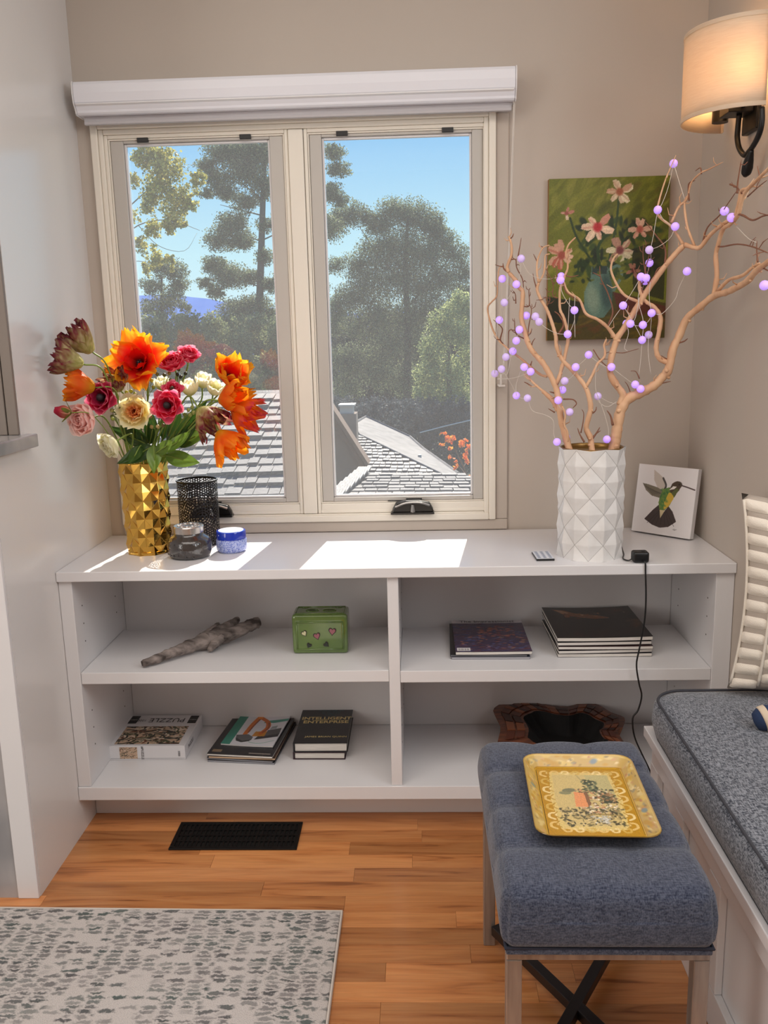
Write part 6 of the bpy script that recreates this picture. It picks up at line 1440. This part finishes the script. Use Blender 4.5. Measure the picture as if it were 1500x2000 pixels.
# low roof just under the right window
hc = thing('porch_roof', (.8, 5.5, -.4), 'low roof of grey shakes just below the right window sill', 'roof')
e0_, e1_ = at(640, 985, 1, 4.6), at(940, 985, 1, 4.6); f0, f1 = at(706, 926, 1, 6.6), at(935, 934, 1, 6.6)
mb = MB(); mb.prism([e0_, e1_, f1, f0], (0, 0, -.1)); mb.build('roof_deck', m_deck, hc)
exv = (e1_ - e0_).normalized(); eyv = f0 - e0_; eyv = eyv - exv * eyv.dot(exv); lft = f0 - e0_
shake_rows(hc, e0_, exv, eyv, 9, eyv.length / 9, 0, 1.35, .09, .16, m_shake, 9, keep=lambda c_: c_.x > e0_.x + lft.x * (c_.y - e0_.y) / lft.y + .07 and c_.x < e1_.x, thick=.02)
R_ = None
for k in range(7):
    p_ = e0_.lerp(f0, (k + .1) / 7); M_ = Matrix.Translation(p_ + V((.03, 0, .03))) @ Matrix.Rotation(math.atan2(lft.y, lft.x) - PI / 2, 4, 'Z') @ Matrix.Rotation(math.atan2(lft.z, math.hypot(lft.x, lft.y)) + .08, 4, 'X')
    mb = MB(); mb.box((-.07, 0, 0), (.07, lft.length / 7 * 1.1, .02), M_); mb.build('hip_shake', m_shake, hc)
mb = MB(); mb.box((e0_.x, 4.8, -4), (e1_.x, 6.4, f0.z - .25)); mb.build('wall', m_stucco, hc)

# ground, hill
mb = MB(); mb.grid(lambda u, v: (-90 + 180 * u, 3 + 130 * v, -4 + .4 * math.sin(9 * u) * math.sin(7 * v)), 20, 20); mb.build('ground', mat('garden_ground', s(96, 100, 70), .95, noise=(.5, s(70, 76, 56), .9)), kind='structure', smooth=True)
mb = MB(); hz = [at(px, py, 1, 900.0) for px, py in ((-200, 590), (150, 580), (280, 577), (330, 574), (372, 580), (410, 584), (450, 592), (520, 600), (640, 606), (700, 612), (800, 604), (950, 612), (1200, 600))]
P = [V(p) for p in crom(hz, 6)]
mb.grid(lambda u, v: P[min(len(P) - 1, int(round(u * (len(P) - 1))))] * 1.0 + V((0, -350 * (1 - v), -130 * (1 - v))) + V((0, 0, 4 * math.sin(u * 60 + v * 9) * (1 - v))), len(P) - 1, 8); mb.build('hill', mat('hazy_hill', s(116, 146, 206), 1.0, spec=0, noise=(.02, s(104, 132, 192), .7)), kind='structure', smooth=True)  # distance haze is put into the hill's blue base colour

# trees: trunk and limbs as one part, crown of leaf clusters as another
def crown_mesh(name, blobs, Yw, per, leaf_px, cols, m, seed, flat=.0, spread=.9, long=1.6, grow=1.0):
    """blobs: (px, py, r px[, dy]); leaves are bent quads scattered through each cluster"""
    g = np.random.default_rng(seed); VV, CC = [], []
    for b in blobs:
        px, py, rp_ = b[:3]; rp_ *= grow; Y = Yw + (b[3] if len(b) > 3 else 0); c_ = np.array(at(px, py, 1, Y)); mpx = (Y - CAM.y) / F_PX; R_ = rp_ * mpx
        n = max(6, int(per * 4.2 * (rp_ / 20.0) ** 2)); u = g.normal(size=(n, 3)); u /= np.linalg.norm(u, axis=1)[:, None]; rad = R_ * g.random(n) ** .45
        # clumps inside the cluster
        nc = max(4, n // 26); ctr = g.normal(size=(nc, 3)); ctr /= np.linalg.norm(ctr, axis=1)[:, None]; ctr *= (R_ * g.random(nc) ** .5)[:, None]
        p = ctr[g.integers(0, nc, n)] + u * (rad * .42)[:, None]; p[:, 2] *= (1 - flat); p[:, 1] *= spread; p += c_
        a = g.normal(size=(n, 3)); a /= np.linalg.norm(a, axis=1)[:, None]; h = g.normal(size=(n, 3)); h -= a * (a * h).sum(1)[:, None]; h /= np.linalg.norm(h, axis=1)[:, None]
        sz = leaf_px * mpx * g.uniform(.6, 1.4, n)[:, None]; w_ = sz / long
        q4 = np.stack([p - a * sz * .5, p + h * w_ * .5, p + a * sz * .5, p - h * w_ * .5], 1); VV.append(q4.reshape(-1, 3))
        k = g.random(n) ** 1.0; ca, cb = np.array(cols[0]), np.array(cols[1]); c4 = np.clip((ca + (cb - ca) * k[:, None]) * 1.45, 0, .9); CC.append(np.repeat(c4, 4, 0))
    VV = np.concatenate(VV); CC = np.concatenate(CC); Q = np.arange(len(VV)).reshape(-1, 4)
    return fast_mesh(name, VV, Q, CC, m)
m_fol = mat('foliage', attr=True, rough=.6, transl=.45, spec=.2)
def tree(label, Yw, trunk, limbs_, blobs, per, leaf_px, cols, bark, seed, cat='tree', name='tree', **kw):
    mpx = (Yw - CAM.y) / F_PX; b0 = at(trunk[0][0], trunk[0][1], 1, Yw)
    t = thing(name, (b0.x, Yw, -4), label, cat)
    mb = MB(); P = crom([at(x_, y_, 1, Yw) for x_, y_, _ in trunk], 4); W_ = np.interp(np.linspace(0, 1, len(P)), np.linspace(0, 1, len(trunk)), [w for _, _, w in trunk]); lo = V(P[0]); lo.z = -4.2
    mb.tube([lo] + [V(p) for p in P], [W_[0] * mpx * .6] + [w * mpx / 2 for w in W_], 8); mb.build('trunk', mat('bark', s(*bark), .9), t, smooth=True)
    if limbs_:
        mb = MB()
        for L_ in limbs_: mb.tube(crom([at(x_, y_, 1, Yw + (i % 2) * .4) for i, (x_, y_) in enumerate(L_[1])], 4), [max(.5, L_[0] * (1 - .7 * k / (4 * (len(L_[1]) - 1)))) * mpx / 2 for k in range(4 * (len(L_[1]) - 1) + 1)], 5)
        o = mb.build('limbs', mat('limb_bark', s(*bark), .9), t, smooth=True); o['kind'] = 'stuff'
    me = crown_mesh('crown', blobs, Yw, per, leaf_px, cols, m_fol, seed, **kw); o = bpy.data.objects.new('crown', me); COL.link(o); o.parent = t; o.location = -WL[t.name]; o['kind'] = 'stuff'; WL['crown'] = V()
    return t
PINE = (s(42, 54, 46), s(134, 142, 106)); PINE2 = (s(40, 52, 50), s(92, 104, 84))
tall = [(430, 300, 26), (470, 298, 32), (520, 296, 28), (402, 325, 16), (422, 345, 20), (480, 335, 34), (440, 372, 22), (402, 378, 12), (520, 368, 26), (480, 395, 22), (452, 436, 26), (432, 468, 26), (470, 468, 24), (520, 440, 16), (545, 425, 12), (420, 518, 22), (400, 553, 14), (450, 540, 30), (490, 540, 18), (530, 556, 18), (420, 570, 16), (460, 606, 28), (500, 600, 28), (530, 618, 20), (440, 640, 24), (520, 500, 18), (480, 650, 30), (530, 660, 30),
        (650, 298, 18), (662, 330, 18), (645, 378, 22), (668, 392, 14), (640, 436, 22), (600, 300, 22), (590, 380, 24), (600, 460, 24), (570, 540, 26), (610, 560, 24)]
tree('tall pine with layered boughs between the two window panes', 30, [(500, 760, 18), (505, 650, 15), (510, 500, 13), (514, 380, 10), (518, 290, 7), (522, 200, 5)], [(3, [(508, 420), (470, 410), (430, 400)]), (3, [(506, 560), (450, 540), (400, 550)]), (3, [(510, 470), (560, 450), (640, 440)]), (3, [(507, 600), (460, 600), (410, 570)]), (3, [(512, 390), (460, 350), (410, 330)]), (2.5, [(514, 350), (600, 360), (670, 400)]), (2.5, [(506, 470), (450, 450), (425, 470)])], tall, 330, 4.2, PINE, (84, 76, 70), 71, flat=.3, grow=1.22, long=2.2)
big = [(768, 415, 26), (800, 418, 28), (835, 432, 26), (848, 450, 20), (742, 442, 20), (665, 425, 20), (695, 418, 22), (722, 432, 18), (652, 450, 20), (870, 470, 24), (892, 500, 22), (908, 530, 18), (920, 570, 20), (700, 520, 26), (740, 490, 32), (790, 480, 38), (840, 500, 36), (770, 540, 36), (820, 560, 36), (870, 550, 30), (720, 560, 30), (680, 580, 26), (655, 520, 16), (660, 600, 24), (900, 590, 26), (740, 610, 34), (800, 620, 34), (850, 610, 32), (700, 640, 24), (650, 640, 20), (760, 670, 34), (820, 680, 32), (700, 700, 30), (660, 700, 26), (740, 730, 30), (790, 740, 30), (680, 750, 26), (840, 740, 26)]
tree('broad round-headed pine filling the right window', 44, [(793, 860, 17), (795, 760, 15), (797, 640, 13), (792, 540, 10), (796, 430, 6)], [(5, [(795, 640), (740, 600), (690, 580)]), (5, [(796, 600), (850, 540), (880, 500)]), (4, [(793, 560), (740, 500), (700, 440)]), (4, [(797, 680), (860, 640), (905, 600)]), (4, [(797, 700), (740, 680), (660, 650)]), (4, [(660, 800), (656, 640), (655, 560)])], big, 330, 3.6, PINE, (94, 84, 76), 72, flat=.1, grow=1.22, long=2.0)
oak = [(272, 305, 22), (300, 302, 30), (330, 325, 32), (305, 365, 32), (352, 385, 26), (386, 345, 16), (378, 368, 14), (340, 415, 26), (372, 400, 16), (290, 400, 22), (300, 448, 20), (330, 445, 18), (275, 480, 16), (305, 500, 20), (330, 505, 12), (285, 525, 14), (262, 420, 14), (262, 350, 16), (355, 440, 12), (340, 520, 10)]
tree('sunlit yellow-green oak spray hanging at the upper left of the left window', 10, [(210, 760, 26), (215, 560, 22), (230, 420, 14), (245, 300, 9)], [(3, [(225, 480), (270, 440), (330, 430), (390, 450)]), (3, [(235, 420), (290, 370), (350, 330)]), (2, [(222, 520), (270, 510), (320, 520)]), (1.5, [(270, 440), (310, 480), (360, 490), (385, 455)])], oak, 120, 5.4, (s(86, 92, 46), s(190, 178, 92)), (96, 86, 76), 73, long=1.4)
tree('small dark pine low in the left window in front of the blue hill', 36, [(312, 760, 8), (314, 640, 7), (316, 540, 4)], [(2.5, [(314, 610), (340, 590), (365, 600)]), (2.5, [(315, 570), (345, 550), (360, 555)]), (2, [(315, 590), (290, 570)])], [(312, 520, 18), (338, 528, 24), (300, 556, 22), (350, 556, 20), (330, 588, 24), (362, 600, 12), (290, 600, 20), (320, 620, 18), (352, 622, 14)], 260, 3.6, PINE, (70, 62, 56), 74, flat=.25, grow=1.15)
shr = [(290 + 26 * i + (13 if j % 2 else 0), 640 + 26 * j, 26, (i * 7 + j * 3) % 5 - 2.0) for j in range(6) for i in range(-14, 12)]
tree('hedge of mixed grey-green shrubs behind the shake roof', 24, [(420, 780, 10), (420, 700, 8)], None, shr, 170, 5, (s(64, 76, 54), s(140, 144, 98)), (80, 70, 60), 75, cat='hedge', name='shrub_hedge')
tree('pale green leafy tree at the lower right of the right window', 20, [(880, 860, 12), (878, 760, 10), (876, 680, 7)], None, [(896, 590, 24), (872, 632, 32), (905, 650, 34), (850, 680, 30), (838, 725, 28), (880, 735, 40), (830, 765, 24), (905, 780, 30), (925, 610, 24), (925, 700, 30), (860, 780, 26)], 200, 4.6, (s(92, 104, 70), s(168, 172, 118)), (90, 80, 70), 76)
back = [(640 + 32 * i, 640 + 34 * j, 34, (i * 5 + j * 3) % 7 - 3.0) for j in range(7) for i in range(10)]
tree('dark shaded woodland closing the view behind the hipped roof', 62, [(740, 860, 10), (740, 760, 8)], None, back, 110, 5.5, (s(40, 50, 52), s(84, 94, 84)), (60, 56, 54), 77, cat='woods', name='woodland')  # shade and distance haze are mixed into these dark bluish leaf colours
low = [(660 + 24 * i, 800 + 22 * j, 24, (i + j) % 3 - 1.0) for j in range(6) for i in range(12)]
tree('dark bluish shrubs in shadow beyond the hipped roof', 18, [(760, 930, 6), (760, 860, 5)], None, low, 120, 5, (s(44, 52, 58), s(76, 84, 86)), (50, 48, 48), 78, cat='shrubs', name='shrub_bed')  # the shadow on this bed is painted as dark bluish leaf colours
tree('small maple with orange autumn leaves at the right edge of the right window', 9.2, [(925, 990, 4), (912, 930, 3), (890, 880, 2)], [(1.5, [(912, 930), (890, 900), (868, 860)]), (1.5, [(905, 915), (915, 890), (918, 865)])], [(868, 850, 9), (884, 856, 12), (902, 868, 12), (878, 872, 8), (918, 880, 12), (912, 900, 12), (885, 894, 9), (892, 908, 9), (915, 930, 9), (862, 868, 6), (910, 955, 6)], 34, 6, (s(206, 84, 30), s(240, 150, 60)), (110, 80, 60), 79, long=1.3)
mb = MB(); mb.tube([at(820, 845, 1, 15.0), at(870, 832, 1, 15.0), at(930, 818, 1, 15.0)], .012, 5); tag(mb.build('overhead_wire', mat('wire_grey', s(190, 190, 190), .5)), 'thin pale overhead wire crossing the right window view', 'wire')
